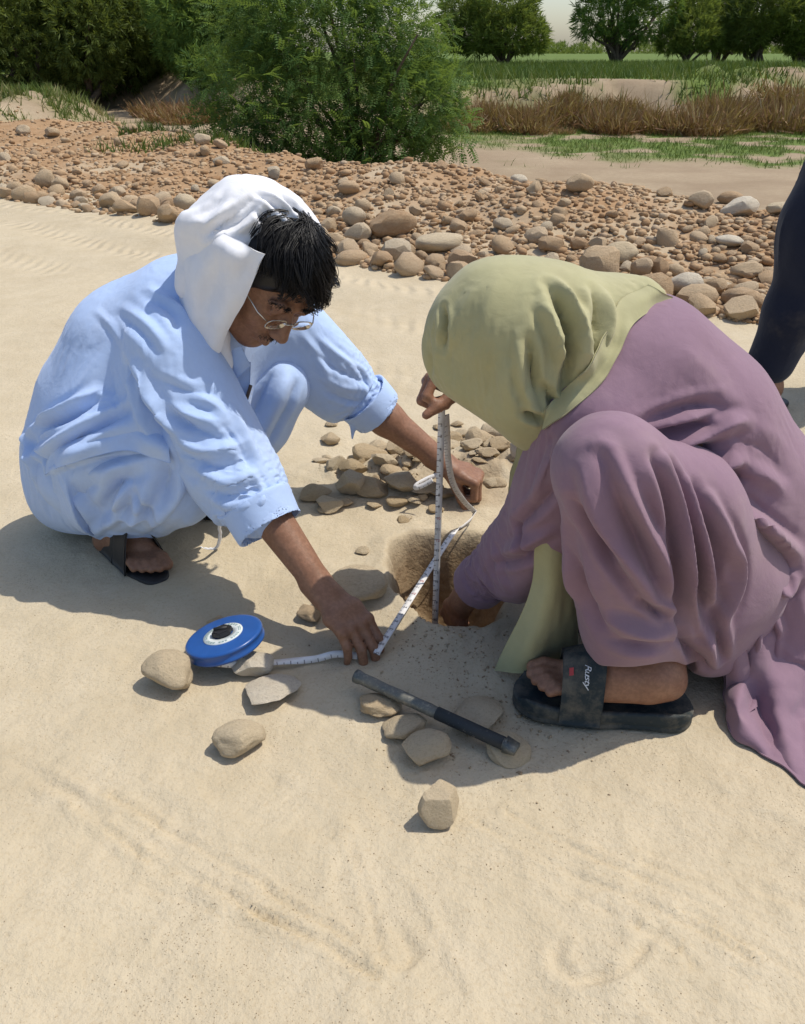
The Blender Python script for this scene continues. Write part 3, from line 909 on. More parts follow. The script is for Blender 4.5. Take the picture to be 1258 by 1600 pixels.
def folds(V, F, specs, smooth=1):
    """specs: (pixel polyline, half width, height[, sharp]); positive = ridge, negative = crease"""
    lines = cast(V, F, [s[0] for s in specs])
    N = vnormals(V, F)
    disp = np.zeros(len(V))
    for P, s in zip(lines, specs):
        if len(P) < 3: continue
        # drop points that fell on to something behind
        keep = [0]
        for i in range(1, len(P)):
            if np.linalg.norm(P[i] - P[keep[-1]]) < 0.10: keep.append(i)
        P = P[keep]
        if len(P) < 3: continue
        for _ in range(3):      # keep the line from jumping over small ripples
            Pm = P.copy(); Pm[1:-1] = .25 * P[:-2] + .5 * P[1:-1] + .25 * P[2:]; P = Pm
        w, amp = s[1], s[2]
        sharp = s[3] if len(s) > 3 else 0
        m = np.nonzero(((V > P.min(0) - 4 * w) & (V < P.max(0) + 4 * w)).all(1))[0]
        if len(m) == 0: continue
        best = np.full(len(m), 1e9); tt = np.zeros(len(m))
        q = V[m]
        for i in range(len(P) - 1):
            ab = P[i + 1] - P[i]
            t = np.clip((q - P[i]) @ ab / max(ab.dot(ab), 1e-9), 0, 1)
            d = np.linalg.norm(q - P[i] - t[:, None] * ab, axis=1)
            b = d < best
            best[b] = d[b]; tt[b] = (i + t[b]) / (len(P) - 1)
        tap = np.clip(np.sin(np.pi * np.clip(tt * 0.94 + 0.03, 0, 1)), 0, 1) ** 0.6
        if amp < 0:      # crease: narrow cut with soft shoulders
            prof = 1.5 * np.exp(-(best / (0.75 * w))) - 0.5 * np.exp(-((best - 2.0 * w) / (0.9 * w)) ** 2)
        else:            # ridge: crest with a hollow at either side
            prof = 1.25 * np.exp(-(best / w) ** 1.4) - 0.5 * np.exp(-((best - 1.9 * w) / (0.8 * w)) ** 2)
        disp[m] += 1.35 * amp * tap * prof
    V = V + N * disp[:, None]
    return relax(V, F, smooth, 0.35) if smooth else V

def sculpt(name, vol, m, parent, fold=None, noise=None, sm=2, crumple=None, keep=None):
    V, F = vol.mesh()
    V = relax(V, F, sm, 0.5)
    if noise:
        N = vnormals(V, F)
        for amp, sc, seed, stretch in noise:
            S = V / sc * np.asarray(stretch)
            V = V + N * (amp * vnoise(S[:, 0], S[:, 1], S[:, 2], seed))[:, None]
    if crumple:      # long ridged wrinkles: (height, width, length direction, stretch, seed)
        N = vnormals(V, F)
        for amp, sc, d, st, seed in crumple:
            d = nrm(d); S = V / sc - ((V / sc) @ d)[:, None] * d * (1 - 1.0 / st)
            n1 = vnoise(S[:, 0], S[:, 1], S[:, 2], seed)
            msk = sstep(-.1, .5, vnoise(V[:, 0] / .13, V[:, 1] / .13, V[:, 2] / .13, seed + 7))
            V = V + N * (amp * msk * (1 - 2.2 * np.sqrt(np.abs(n1) + .004)))[:, None]
    if fold: V = folds(V, F, fold)
    me = mesh_np(name, V, F)
    if keep is None: keep = .30 if name == 'body' else .5
    o = obj(name, slim(me, keep), m)
    if parent is not None: inv_parent(o, parent)
    return o

def inv_parent(o, parent):
    """the meshes are sculpted in world space; the Empty stands at the thing's base"""
    o.parent = parent
    o.matrix_parent_inverse = Matrix.Translation(parent.location).inverted()

# ---- hands, feet and heads for the body fields
def frame_from(along, back):
    y = nrm(along); z = np.asarray(back, float); z = nrm(z - y * z.dot(y)); x = np.cross(y, z)
    return x, y, z

def hand(vol, wrist, along, back, thumb_side=1, curl=((.5, .7, .4),) * 4, thumb=((.6, -.5), (.35, -.2)), spread=0.05, s=1.0, k=0.006):
    """along: wrist -> knuckles; back: direction the back of the hand faces; thumb_side +1/-1 along x = along x back"""
    x, y, z = frame_from(along, back)
    x = x * thumb_side
    W = np.asarray(wrist, float)
    P = lambda a, b, c: W + s * (a * x + b * y + c * z)
    vol.chain([P(0, -.03, 0), P(0, .0, 0)], [.026 * s, .025 * s], k * 2, side=x, m=1.15)
    for a0, a1, r in ((-.010, -.030, .0125), (0, -.011, .0135), (.006, .009, .0138), (.012, .029, .0132)):
        vol.chain([P(a0, .012, 0), P(a1 * .9, .05, .002), P(a1, .086, .003)], [.0165 * s, r * s, .0108 * s], k * 2.2)
    tips = []
    lens = ((.037, .024, .019), (.043, .028, .021), (.040, .026, .020), (.031, .020, .018))
    bx = (.029, .009, -.011, -.030); by = (.086, .090, .086, .078)
    for f in range(4):
        p = np.array([bx[f], by[f], .003]); ang = 0.0
        fan = spread * (1.5 - f)
        pts = [P(*p)]; rad = [.0098 * s]
        for j in range(3):
            ang += curl[f][j]
            d = np.array([math.sin(fan) * math.cos(ang), math.cos(fan) * math.cos(ang), -math.sin(ang)])
            p = p + d * lens[f][j]
            pts.append(P(*p)); rad.append((.0093, .0083, .0070)[j] * s * (0.92 if f == 3 else 1))
        vol.chain(pts, rad, k * 0.5)
        # knuckle
        vol.ell(pts[0] + z * s * .003, np.array([.0095, .0105, .0095]) * s, np.array([x, y, z]), k)
        tips.append(pts[-1])
    p = np.array([.018, .018, -.004]); pts = [P(*p)]
    d0 = np.array([math.cos(thumb[0][1]) * math.sin(thumb[0][0]), math.cos(thumb[0][1]) * math.cos(thumb[0][0]), math.sin(thumb[0][1])])
    d1 = np.array([math.cos(thumb[1][1]) * math.sin(thumb[1][0]), math.cos(thumb[1][1]) * math.cos(thumb[1][0]), math.sin(thumb[1][1])])
    p = p + d0 * .042; pts.append(P(*p)); p = p + d1 * .032; pts.append(P(*p)); p = p + d1 * .026; pts.append(P(*p))
    vol.chain(pts, np.array([.0165, .0125, .0108, .0085]) * s, k)
    tips.append(pts[-1])
    return tips

def foot(vol, heel, toe, ankle, up=(0, 0, 1), big=1, s=1.0):
    """heel, toe: points on the sole; big = side of the big toe along x = forward x up"""
    heel = np.asarray(heel, float); toe = np.asarray(toe, float)
    y = nrm(toe - heel); z = np.asarray(up, float); z = nrm(z - y * z.dot(y)); x = np.cross(y, z) * big
    L = np.linalg.norm(toe - heel)
    P = lambda a, b, c: heel + a * x * s + b * L * y + c * z * s
    vol.chain([np.asarray(ankle), P(0, .16, .055)], [.036 * s, .036 * s], .03)
    vol.ell(P(0, .12, .032), [.031 * s, .036 * s, .032 * s], np.array([x, y, z]), .02)
    vol.chain([P(0, .2, .05), P(.004, .45, .048), P(.006, .66, .030)], [.036 * s, .032 * s, .023 * s], .02, side=x, m=1.2)
    vol.chain([P(-.012, .25, .026), P(-.022, .6, .020)], [.026 * s, .021 * s], .02)
    vol.chain([P(.012, .5, .026), P(.020, .72, .022)], [.026 * s, .021 * s], .02)
    tx = (.029, .010, -.006, -.020, -.033); ty = (.97, .985, .955, .91, .86); tr = (.0135, .0098, .0092, .0088, .0085)
    for a, b, r in zip(tx, ty, tr):
        vol.chain([P(a * .8, .68, .020), P(a, b - .07, .022), P(a, b, .0135)], np.array([r * 1.05, r * .95, r]) * s, .005)
    for sd in (1, -1):
        vol.ell(np.asarray(ankle) + x * sd * .031 * s - z * .004, [.012 * s] * 3, None, .02)

def head(vol, c, fwd, up, s=1.0, k=.012, mouth=True):
    """c: middle of the head, fwd: where the face looks, up: to the crown"""
    f = nrm(fwd); u = np.asarray(up, float); u = nrm(u - f * u.dot(f)); r = np.cross(f, u)
    c = np.asarray(c, float)
    A = np.array([r, f, u])
    P = lambda a, b, d: c + s * (a * r + b * f + d * u)
    E = lambda p, q, kk=k, op='add': vol.ell(P(*p), np.array(q) * s, A, kk, op)
    E((0, -.012, .035), (.075, .094, .082))                # skull
    E((0, .028, -.035), (.058, .062, .080), .03)           # face
    E((0, .052, -.098), (.026, .026, .020), .025)          # chin
    for sd in (1, -1):
        vol.chain([P(.055 * sd, -.005, -.05), P(.045 * sd, .02, -.085), P(.012 * sd, .056, -.103)], np.array([.018, .017, .016]) * s, .025)   # jaw
        E((.040 * sd, .062, -.028), (.022, .020, .018), .02)      # cheekbone
        E((.032 * sd, .089, .004), (.017, .013, .010), .008, 'sub')    # eye socket
        E((.032 * sd, .076, .004), (.0125, .0125, .0125), .002)        # eyeball
        vol.chain([P(.032 * sd - .014, .086, .010), P(.032 * sd, .0905, .013), P(.032 * sd + .014, .085, .009)], np.array([.003, .0035, .003]) * s, .004)  # upper lid
        vol.chain([P(.012 * sd, .088, .024), P(.034 * sd, .088, .028), P(.052 * sd, .075, .022)], np.array([.006, .007, .005]) * s, .012)  # brow
        # ear
        E((.078 * sd, -.012, -.005), (.009, .018, .030), .008)
        E((.084 * sd, -.008, -.003), (.006, .010, .018), .005, 'sub')
        E((.013 * sd, .100, -.036), (.010, .011, .009), .008)     # nostril wing
    vol.chain([P(0, .086, .012), P(0, .100, -.012), P(0, .112, -.033)], np.array([.008, .010, .0125]) * s, .010)   # nose
    if mouth:
        vol.chain([P(-.024, .082, -.064), P(0, .0935, -.062), P(.024, .082, -.064)], np.array([.004, .007, .004]) * s, .006)
        vol.chain([P(-.021, .081, -.074), P(0, .0915, -.075), P(.021, .081, -.074)], np.array([.004, .0075, .004]) * s, .006)
        vol.chain([P(-.026, .088, -.069), P(0, .101, -.0685), P(.026, .088, -.069)], np.array([.0015, .002, .0015]) * s, .003, 'sub')
    return P, A

def patch(name, ctrl, nu, nv, m, parent=None, thick=0.003, noise=None, drop=None):
    """cloth sheet through a grid of control points, given a real thickness"""
    C = np.array(ctrl, float)
    S = catmull(C, nu)                       # rows
    S = np.swapaxes(catmull(np.swapaxes(S, 0, 1), nv), 0, 1)
    V = S.reshape(-1, 3)
    F = grid_faces(nu, nv)
    N = vnormals(V, F)
    if noise:
        for amp, sc, seed, st in noise:
            Q = V / sc * np.asarray(st)
            V = V + N * (amp * vnoise(Q[:, 0], Q[:, 1], Q[:, 2], seed))[:, None]
    if drop is not None:
        V[:, 2] = np.maximum(V[:, 2], height(V[:, 0], V[:, 1]) + drop)
    N = vnormals(V, F)
    n = len(V)
    VV = np.concatenate([V + N * thick * .5, V - N * thick * .5])
    b = np.concatenate([np.arange(nv), np.arange(1, nu) * nv + nv - 1, (nu - 1) * nv + np.arange(nv - 2, -1, -1), np.arange(nu - 2, 0, -1) * nv])
    b2 = np.roll(b, -1)
    rim = np.stack([b, b2, b2 + n, b + n], 1)
    FF = np.concatenate([F, F[:, ::-1] + n, rim[:, ::-1]])
    o = obj(name, mesh_np(name, VV, FF), m)
    if parent is not None: inv_parent(o, parent)
    return o

# ---- clothes: the sculpted garment is a little too large and is let fall on to a slightly smaller copy of itself,
#      so that the spare cloth gathers into real folds
DRAPES = []
def drape(name, vol, m, parent, fold=None, noise=None, delta=.012, shrink=-.06, bend=.25, tension=10, crumple=None, pin=None, frames=12):
    V, F = vol.mesh()
    V = relax(V, F, 2, 0.5)
    if noise:
        N = vnormals(V, F)
        for amp, sc, seed, stretch in noise:
            S = V / sc * np.asarray(stretch)
            V = V + N * (amp * vnoise(S[:, 0], S[:, 1], S[:, 2], seed))[:, None]
    vol.D = vol.D + delta
    small = Vol(vol.lo, vol.lo + .05, vol.h); small.D = vol.D
    if vol.h < .008: small.D = vol.D[::2, ::2, ::2]; small.h = vol.h * 2
    CV, CF = small.mesh()
    coll = bpy.data.collections.new('drape_' + name)
    c = bpy.data.objects.new('drape_form', mesh_np('drape_form', CV, CF)); coll.objects.link(c)
    q = np.array([[-3, -1, .006], [3, -1, .006], [3, 5, .006], [-3, 5, .006]], float)
    g = bpy.data.objects.new('drape_floor', mesh_np('drape_floor', q, np.array([[0, 1, 2, 3]]))); coll.objects.link(g)
    scene.collection.children.link(coll)
    for b in (c, g):
        b.modifiers.new('c', 'COLLISION'); b.collision.thickness_outer = .004; b.collision.cloth_friction = 25; b.collision.damping = .5
    o = bpy.data.objects.new('drape_cloth', mesh_np('drape_cloth', V, F)); col.objects.link(o)
    md = o.modifiers.new('cloth', 'CLOTH'); s = md.settings
    s.quality = 3; s.mass = .2; s.tension_stiffness = tension; s.compression_stiffness = tension; s.shear_stiffness = 3; s.bending_stiffness = bend
    s.air_damping = 4; s.tension_damping = 8; s.compression_damping = 8; s.shear_damping = 8; s.shrink_min = shrink
    s.effector_weights.gravity = .5
    if pin is not None:
        w = np.round(np.clip(pin(V), 0, 1), 1); vg = o.vertex_groups.new(name='pin')
        for x in np.unique(w):
            if x > 0: vg.add([int(i) for i in np.nonzero(w == x)[0]], float(x), 'REPLACE')
        s.vertex_group_mass = 'pin'
    cs = md.collision_settings
    cs.collision_quality = 3; cs.distance_min = .008; cs.use_self_collision = False; cs.collection = coll
    md.point_cache.frame_start = 1; md.point_cache.frame_end = 40
    DRAPES.append((name, o, F, m, parent, coll, (c, g), fold))

def subdivide(V, F):
    """one smooth subdivision of a quad mesh"""
    n = len(V)
    E = np.stack([F, np.roll(F, -1, 1)], -1); E.sort(-1)
    key = E[..., 0].astype(np.int64) * n + E[..., 1]
    uk, inv = np.unique(key.ravel(), return_inverse=True)
    inv = inv.reshape(key.shape)
    mid = .5 * (V[uk // n] + V[uk % n])
    cen = V[F].mean(1)
    W = np.concatenate([V, mid, cen])
    ei = n + inv; ci = (n + len(uk) + np.arange(len(F)))
    Q = np.concatenate([np.stack([F[:, i], ei[:, i], ci, ei[:, i - 1]], 1) for i in range(4)])
    return relax(W, Q, 2, .5), Q

def run_drapes(frames=12):
    out = {}
    for f in range(1, frames + 1): scene.frame_set(f)
    dg = bpy.context.evaluated_depsgraph_get()
    res = []
    for name, o, F, m, parent, coll, cols, fold in DRAPES:
        e = o.evaluated_get(dg); me = e.to_mesh()
        q = np.zeros(len(me.vertices) * 3, np.float32); me.vertices.foreach_get('co', q); e.to_mesh_clear()
        res.append(q.reshape(-1, 3).astype(float))
    scene.frame_set(1)
    for (name, o, F, m, parent, coll, cols, fold), V in zip(DRAPES, res):
        bpy.data.objects.remove(o)
        for c in cols: bpy.data.objects.remove(c)
        bpy.data.collections.remove(coll)
        V, F = subdivide(V, F)
        if fold: V = folds(V, F, fold, 1)
        g = obj(name, slim(mesh_np(name, V, F), .55), m); inv_parent(g, parent)
        out[(name, parent.name)] = (V, F, g)
    DRAPES.clear()
    return out

def lay_on(V, F, grid, offs):
    """pixel grid -> points lying on the cloth, lifted off by offs metres (row by row)"""
    bvh = BVHTree.FromPolygons([tuple(v) for v in V], [tuple(int(i) for i in f) for f in F])
    out = []
    last = 1.5
    for row, of in zip(grid, offs):
        r = []
        for px, py in row:
            d = ray(px, py); h, n, _, t_ = bvh.ray_cast(Vector(_C), Vector(d))
            if h is None: t_ = last
            last = t_
            r.append(_C + d * (t_ - of))
        out.append(r)
    return out
# ------------------------------------------------------------------ cloth, skin and small materials
def cloth(name, c0, c1, rough=0.85, weave=900, bump=0.25, wr=0.0, sheen=0.15):
    t = NT(name)
    co = t.coord('Object')
    v = t.ramp(t.noise(7, 4, 0.6, co), [(0.3, 0.0), (0.7, 1.0)])
    c = t.mix(v, c0, c1)
    c = t.mix(t.ramp(t.noise(60, 3, 0.7, co), [(0.3, 0.10), (0.6, 0.0)]), c, tuple(q * 0.7 for q in c0))
    c = t.mix(t.ramp(t.noise(3.3, 5, 0.65, co), [(0.50, 0.0), (0.72, 0.16)]), c, (0.46, 0.38, 0.27))      # road dust
    b = t.bump(t.noise(22, 4, 0.55, co, 0.6), 0.35 + wr, 0.006)
    b = t.bump(t.noise(weave, 2, 0.5, co), bump, 0.0006, b)
    return t.set(Base_Color=c, Roughness=rough, Normal=b, Sheen_Weight=sheen, Sheen_Roughness=0.5, Specular_IOR_Level=0.2)

M_blue = cloth('pale_blue_cotton', (0.40, 0.53, 0.79), (0.46, 0.585, 0.83))
M_white = cloth('white_cotton', (0.76, 0.76, 0.79), (0.80, 0.80, 0.82))
M_purple = cloth('mauve_cotton', (0.235, 0.145, 0.188), (0.27, 0.17, 0.218))
M_olive = cloth('olive_cotton', (0.37, 0.345, 0.185), (0.42, 0.395, 0.22))
M_navy = cloth('navy_cotton', (0.010, 0.013, 0.028), (0.014, 0.018, 0.036))

def skin(name, c0, c1, c2):
    t = NT(name)
    co = t.coord('Object')
    c = t.mix(t.ramp(t.noise(30, 4, 0.6, co), [(0.3, 0.0), (0.7, 1.0)]), c0, c1)
    c = t.mix(t.ramp(t.noise(140, 3, 0.6, co), [(0.42, 0.45), (0.6, 0.0)]), c, c2)
    b = t.bump(t.noise(260, 3, 0.6, co), 0.30, 0.0012)
    b = t.bump(t.noise(90, 3, 0.6, co), 0.25, 0.002, b)
    return t.set(Base_Color=c, Roughness=0.52, Specular_IOR_Level=0.4, Normal=b, Subsurface_Weight=0.08,
                 Subsurface_Radius=(0.010, 0.004, 0.002), Subsurface_Scale=0.4)
M_skin = skin('brown_skin', (0.235, 0.115, 0.065), (0.30, 0.155, 0.092), (0.17, 0.08, 0.045))
M_skin2 = skin('brown_skin_other', (0.26, 0.125, 0.075), (0.32, 0.165, 0.10), (0.18, 0.085, 0.05))

def plain(name, c, rough=0.5, metal=0.0, var=0.12, scale=40, bump=0.15, dist=0.001, spec=0.5):
    t = NT(name)
    co = t.coord('Object')
    v = t.ramp(t.noise(scale, 4, 0.6, co), [(0.3, 0.0), (0.7, 1.0)])
    cc = t.mix(v, tuple(q * (1 - var) for q in c), tuple(min(1, q * (1 + var)) for q in c))
    b = t.bump(t.noise(scale * 6, 3, 0.6, co), bump, dist)
    return t.set(Base_Color=cc, Roughness=rough, Metallic=metal, Normal=b, Specular_IOR_Level=spec)
M_hair = plain('black_hair', (0.010, 0.009, 0.009), 0.45, 0, 0.3, 80, spec=0.35)
M_black = plain('black_leather', (0.014, 0.013, 0.013), 0.55, 0, 0.25, 60)
M_sole = plain('brown_sole', (0.10, 0.065, 0.045), 0.8, 0, 0.25, 60)
M_wire = plain('spectacle_metal', (0.55, 0.52, 0.46), 0.25, 1.0, 0.05)
t = NT('spectacle_glass')
M_glass = t.set(Base_Color=(1.0, 1.0, 1.0), Roughness=0.02, Transmission_Weight=1.0, IOR=1.05)
# ------------------------------------------------------------------ the man in pale blue, squatting on the left
J = py_
man = empty('person', tuple(pz(215, 850)), 'man in pale blue tunic and white head cloth squatting, both arms reaching to the ground', 'person', 'people squatting at the hole')

RS, RE, RW = J(268, 545, 1.52), J(372, 735, 1.43), J(508, 928, 1.285)
LS, LE, LW = J(445, 505, 1.82), J(566, 625, 1.86), J(694, 724, 1.83)
P0, P1, P2, P3, PN = J(138, 690, 1.70), J(168, 612, 1.70), J(222, 535, 1.70), J(296, 478, 1.69), J(350, 448, 1.66)
RH, RK, RA = J(140, 735, 1.60), J(318, 678, 1.49), J(178, 838, 1.60)
LH, LK, LA = J(200, 700, 1.80), J(428, 602, 1.77), J(322, 778, 1.80)
SIDE = nrm(LS - RS)
CR = np.array([1.0, 0, 0]); CT = -_F
def cam_vec(a, b, c): return nrm(a * CR + b * _U + c * CT)
HC = J(418, 434, 1.57); HF = cam_vec(.44, -.88, .19); HU = cam_vec(.68, .47, .63)

# --- body: one continuous figure
v = Vol((-0.98, 1.10, -0.01), (0.30, 2.06, 0.86), 0.0031)
v.chain([P0, P1, P2, P3], [.095, .095, .10, .085], .05, side=SIDE, m=1.3)
v.chain([P3, PN, HC - HU * .06 - HF * .03], [.07, .055, .050], .03)
head(v, HC, HF, HU)
for S, E, W in ((RS, RE, RW), (LS, LE, LW)):
    v.chain([P3 * .4 + S * .6, S, S * .45 + E * .55, E, E * .72 + W * .28, W], [.05, .052, .045, .038, .041, .0255], .02)
for H, K, A in ((RH, RK, RA), (LH, LK, LA)):
    v.chain([H, H * .4 + K * .6, K, K * .65 + A * .35, A], [.085, .068, .052, .052, .036], .03)
# right hand, fingertips on the ground and pinching the tape
RHB = cam_vec(.55, .35, .75)
tipsR = hand(v, RW, J(566, 992, 1.212) - RW, cam_vec(.45, .42, .78), thumb_side=-1,
             curl=((.50, .55, .35), (.45, .50, .30), (.50, .50, .30), (.55, .55, .35)), thumb=((.35, -.60), (.0, -.70)), spread=.03, s=1.06)
# left hand, closed over the end of the tape
tipsL = hand(v, LW, J(748, 752, 1.80) - LW, cam_vec(.15, .85, .45), thumb_side=1,
             curl=((1.15, 1.45, .7), (1.15, 1.5, .8), (1.2, 1.5, .8), (1.2, 1.5, .8)), thumb=((.35, -.5), (.1, -.75)), spread=.02, s=1.06)
RTOE, RHEEL = pz(246, 900, .02), pz(160, 822, .02)
foot(v, RHEEL, RTOE, RA, big=-1)
LTOE, LHEEL = pz(352, 800, .02), pz(285, 772, .02)
foot(v, LHEEL, LTOE, LA, big=1)
body = sculpt('body', v, M_skin, man)
del v

# --- shalwar (loose trousers)
v = Vol((-0.98, 1.25, 0.0), (-0.10, 2.06, 0.55), 0.0042)
v.chain([J(128, 722, 1.68), J(150, 732, 1.60), J(235, 728, 1.53), RK], [.105, .108, .100, .078], .05)
v.chain([RK, J(268, 750, 1.52), J(215, 800, 1.555), J(190, 822, 1.58)], [.076, .088, .070, .048], .045)
v.chain([J(138, 752, 1.63), J(178, 796, 1.585), J(190, 820, 1.58)], [.070, .058, .046], .045)
v.chain([J(160, 715, 1.78), J(300, 655, 1.80), LK], [.105, .095, .074], .05)
v.chain([LK, J(398, 660, 1.78), J(358, 722, 1.79), J(338, 758, 1.80)], [.074, .078, .064, .040], .04)
v.plane(J(190, 846, 1.575), cam_vec(.02, -1, .25), .012, lo=(-0.98, 1.25, 0), hi=(-0.45, 1.70, .2))
sculpt('loose_trousers', v, M_blue, man, fold=[
    (((100, 760), (130, 790), (150, 830)), .014, .010), (((160, 800), (170, 770), (210, 735)), .012, -.010),
    (((150, 832), (178, 812), (215, 806), (240, 815)), .010, .009), (((152, 842), (185, 836), (232, 838)), .007, -.007), (((168, 800), (172, 775), (190, 745)), .010, -.010), (((240, 812), (222, 790), (212, 770)), .008, -.009),
    (((262, 720), (262, 760), (250, 800)), .012, -.010),
    (((285, 735), (275, 780), (235, 830)), .016, .010), (((300, 760), (270, 800), (230, 838)), .010, -.007),
    (((110, 745), (170, 735), (240, 715)), .014, .008), (((205, 745), (200, 780), (185, 815)), .010, -.008), (((232, 740), (225, 780), (205, 820)), .010, .008),
    (((425, 580), (400, 630), (380, 690)), .014, -.010), (((452, 585), (430, 640), (400, 700)), .012, .008),
    (((400, 590), (385, 640), (370, 670)), .010, .008), (((465, 600), (445, 650), (415, 700)), .008, -.005),
], noise=[(.004, .09, 3, (1, 1, .6)), (.0014, .03, 4, (1, 1, .4))])
del v

# --- kameez (long tunic)
v = Vol((-1.02, 1.22, 0.04), (0.12, 2.10, 0.82), 0.0075)
# skirt of the tunic over hip and thigh
v.chain([J(132, 700, 1.64), J(180, 692, 1.565), J(252, 680, 1.515)], [.128, .130, .113], .05)
v.chain([J(115, 720, 1.70), J(104, 728, 1.68)], [.112, .095], .05)
v.plane(J(200, 709, 1.47), cam_vec(.16, -1, .12), .003, lo=(-.66, 1.30, .05), hi=(-.32, 1.66, .42))
v.plane(J(266, 700, 1.45), cam_vec(1, -.10, -.1), .003, lo=(-.66, 1.30, .05), hi=(-.335, 1.56, .40))
v.chain([P0 + [0, 0, .01], P1, P2, P3], [.115, .126, .133, .112], .04, side=SIDE, m=1.22)
v.chain([P3, PN], [.10, .07], .04, side=SIDE, m=1.2)
v.chain([P3 * .5 + RS * .5, RS], [.10, .088], .05)
v.chain([P3 * .5 + LS * .5, LS], [.10, .082], .05)
RC = J(424, 826, 1.363)            # where the right sleeve ends
LC = J(592, 646, 1.855)
v.chain([RS, RS * .5 + RE * .5 + [0, 0, -.012], RE + [0, 0, -.012], RE * .4 + RC * .6], [.086, .083, .078, .062], .035, n=8)
v.cyl(RE * .42 + RC * .58, RC - nrm(RC - RE) * .012, .062, .059, .006)
ax = nrm(RC - RE)
v.chain([LS, LS * .5 + LE * .5, LE * .9 + LS * .1], [.080, .074, .064], .035, n=6)
ax2 = nrm(LC - LS)
v.cyl(LS * .25 + LC * .75, LC - ax2 * .012, .061, .056, .01)
# front panel hanging between the chest and the knees
v.chain([P2 + (LS - RS) * .12 + [.10, -.02, -.05], J(330, 640, 1.66)], [.10, .07], .05)
drape('long_tunic', v, M_blue, man, pin=lambda V: np.maximum(sstep(.085, .070, np.linalg.norm(V - RC, axis=1)), sstep(.085, .070, np.linalg.norm(V - LC, axis=1))), delta=.018, shrink=-.04, fold=[
    (((195, 570), (235, 650), (275, 720)), .012, -.014), (((215, 575), (250, 640), (300, 700)), .012, .010),
    (((30, 690), (80, 650), (150, 610)), .010, .010), (((60, 668), (100, 655), (150, 625)), .008, -.014), (((40, 720), (90, 690), (200, 630)), .011, .009),
    (((75, 725), (110, 690), (200, 640)), .009, -.012), (((85, 730), (140, 690), (215, 660)), .012, .006),
    (((35, 680), (50, 720), (60, 760)), .010, .008), (((50, 690), (75, 730), (80, 770)), .008, -.008),
    (((240, 470), (270, 490), (280, 520)), .010, -.0043), (((180, 490), (220, 520), (245, 555)), .008, -.0037), (((195, 480), (235, 510), (262, 545)), .008, .0037),
    (((230, 450), (262, 470), (290, 490)), .009, .0043), (((150, 485), (175, 510), (190, 535)), .007, .0025), (((240, 590), (290, 610), (330, 615)), .008, -.0043),
    (((250, 620), (300, 650), (350, 660)), .010, .0056), (((265, 645), (310, 672), (360, 690)), .008, -.0050), (((285, 600), (330, 630), (355, 650)), .009, .0037),
    (((280, 690), (330, 705), (385, 690)), .009, .0056), (((295, 715), (340, 730), (395, 715)), .009, -.0056), (((310, 735), (355, 755), (405, 735)), .009, .0056),
    (((320, 765), (360, 775), (410, 760)), .008, -.0043), (((335, 785), (372, 795), (415, 780)), .008, .0037), (((345, 660), (370, 690), (395, 735)), .009, -.0043),
    (((365, 640), (388, 680), (405, 720)), .008, .0037), (((395, 740), (412, 770), (405, 800)), .006, .0037),
    (((500, 530), (535, 560), (570, 580)), .008, .0043), (((490, 550), (530, 580), (580, 600)), .007, -.0043), (((500, 585), (535, 605), (570, 610)), .008, .0037),
    (((510, 610), (540, 625), (565, 628)), .007, -.0037), (((470, 520), (500, 560), (515, 600)), .008, .0031), (((545, 560), (570, 590), (580, 615)), .006, -.0031),
    (((200, 705), (140, 715), (80, 735)), .006, .005), (((395, 830), (405, 845)), .005, -.004), (((440, 808), (446, 838)), .004, -.004),
], noise=[(.003, .10, 13, (1, 1, .6))])
del v

# turned-back cuffs
def cuff(c, d, r0, r1, tailv, seed):
    v = Vol(c - .12, c + .12, .0030)
    v.cyl(c - d * .060, c, r0, r1, 0, rnd=.002)
    v.chain([c - d * .034 + tailv * r0 * .9, c - d * .014 + tailv * (r0 + .020)], [.010, .004], .008)
    v.cyl(c - d * .08, c + d * .03, r0 - .0065, r1 - .0045, 0, 'sub')
    sculpt('cuff', v, M_blue, man, sm=2, noise=[(.0035, .05, seed, (1, 1, 1))])
cuff(RC, ax, .0715, .0665, cam_vec(-.9, .1, .3), 61)
cuff(LC, ax2, .0710, .0655, cam_vec(-.6, -.8, .2), 63)

# corner of the tunic tail hanging behind the hip
patch('tunic_tail', [[J(72, 738, 1.575), J(85, 735, 1.56), J(100, 728, 1.55)], [J(78, 752, 1.57), J(90, 748, 1.555), J(103, 742, 1.54)], [J(88, 768, 1.57), J(97, 764, 1.555), J(106, 764, 1.545)]],
      14, 14, M_blue, man, .003, [(.003, .03, 5, (1, 1, 1))])
# front flap and drawstring between the knees
patch('tunic_front', [[J(285, 705, 1.62), J(330, 715, 1.58), J(368, 735, 1.60)], [J(288, 750, 1.62), J(320, 758, 1.58), J(352, 762, 1.60)], [J(292, 772, 1.63), J(312, 792, 1.585), J(345, 785, 1.61)]],
      20, 20, M_blue, man, .003, [(.004, .05, 6, (1, 1, 1))])
V_, F_ = tube(catmull([J(331, 772, 1.55), J(334, 790, 1.545), J(341, 815, 1.55), J(344, 838, 1.58), J(338, 856, 1.59), pz(322, 858, .006), pz(306, 855, .006)], 40), .0038, 8)
V_ = V_ + 0.0007 * np.sin(np.arange(len(V_)) // 8 * 2.1)[:, None]
o = obj('drawstring', mesh_np('drawstring', V_, F_), M_white); inv_parent(o, man)

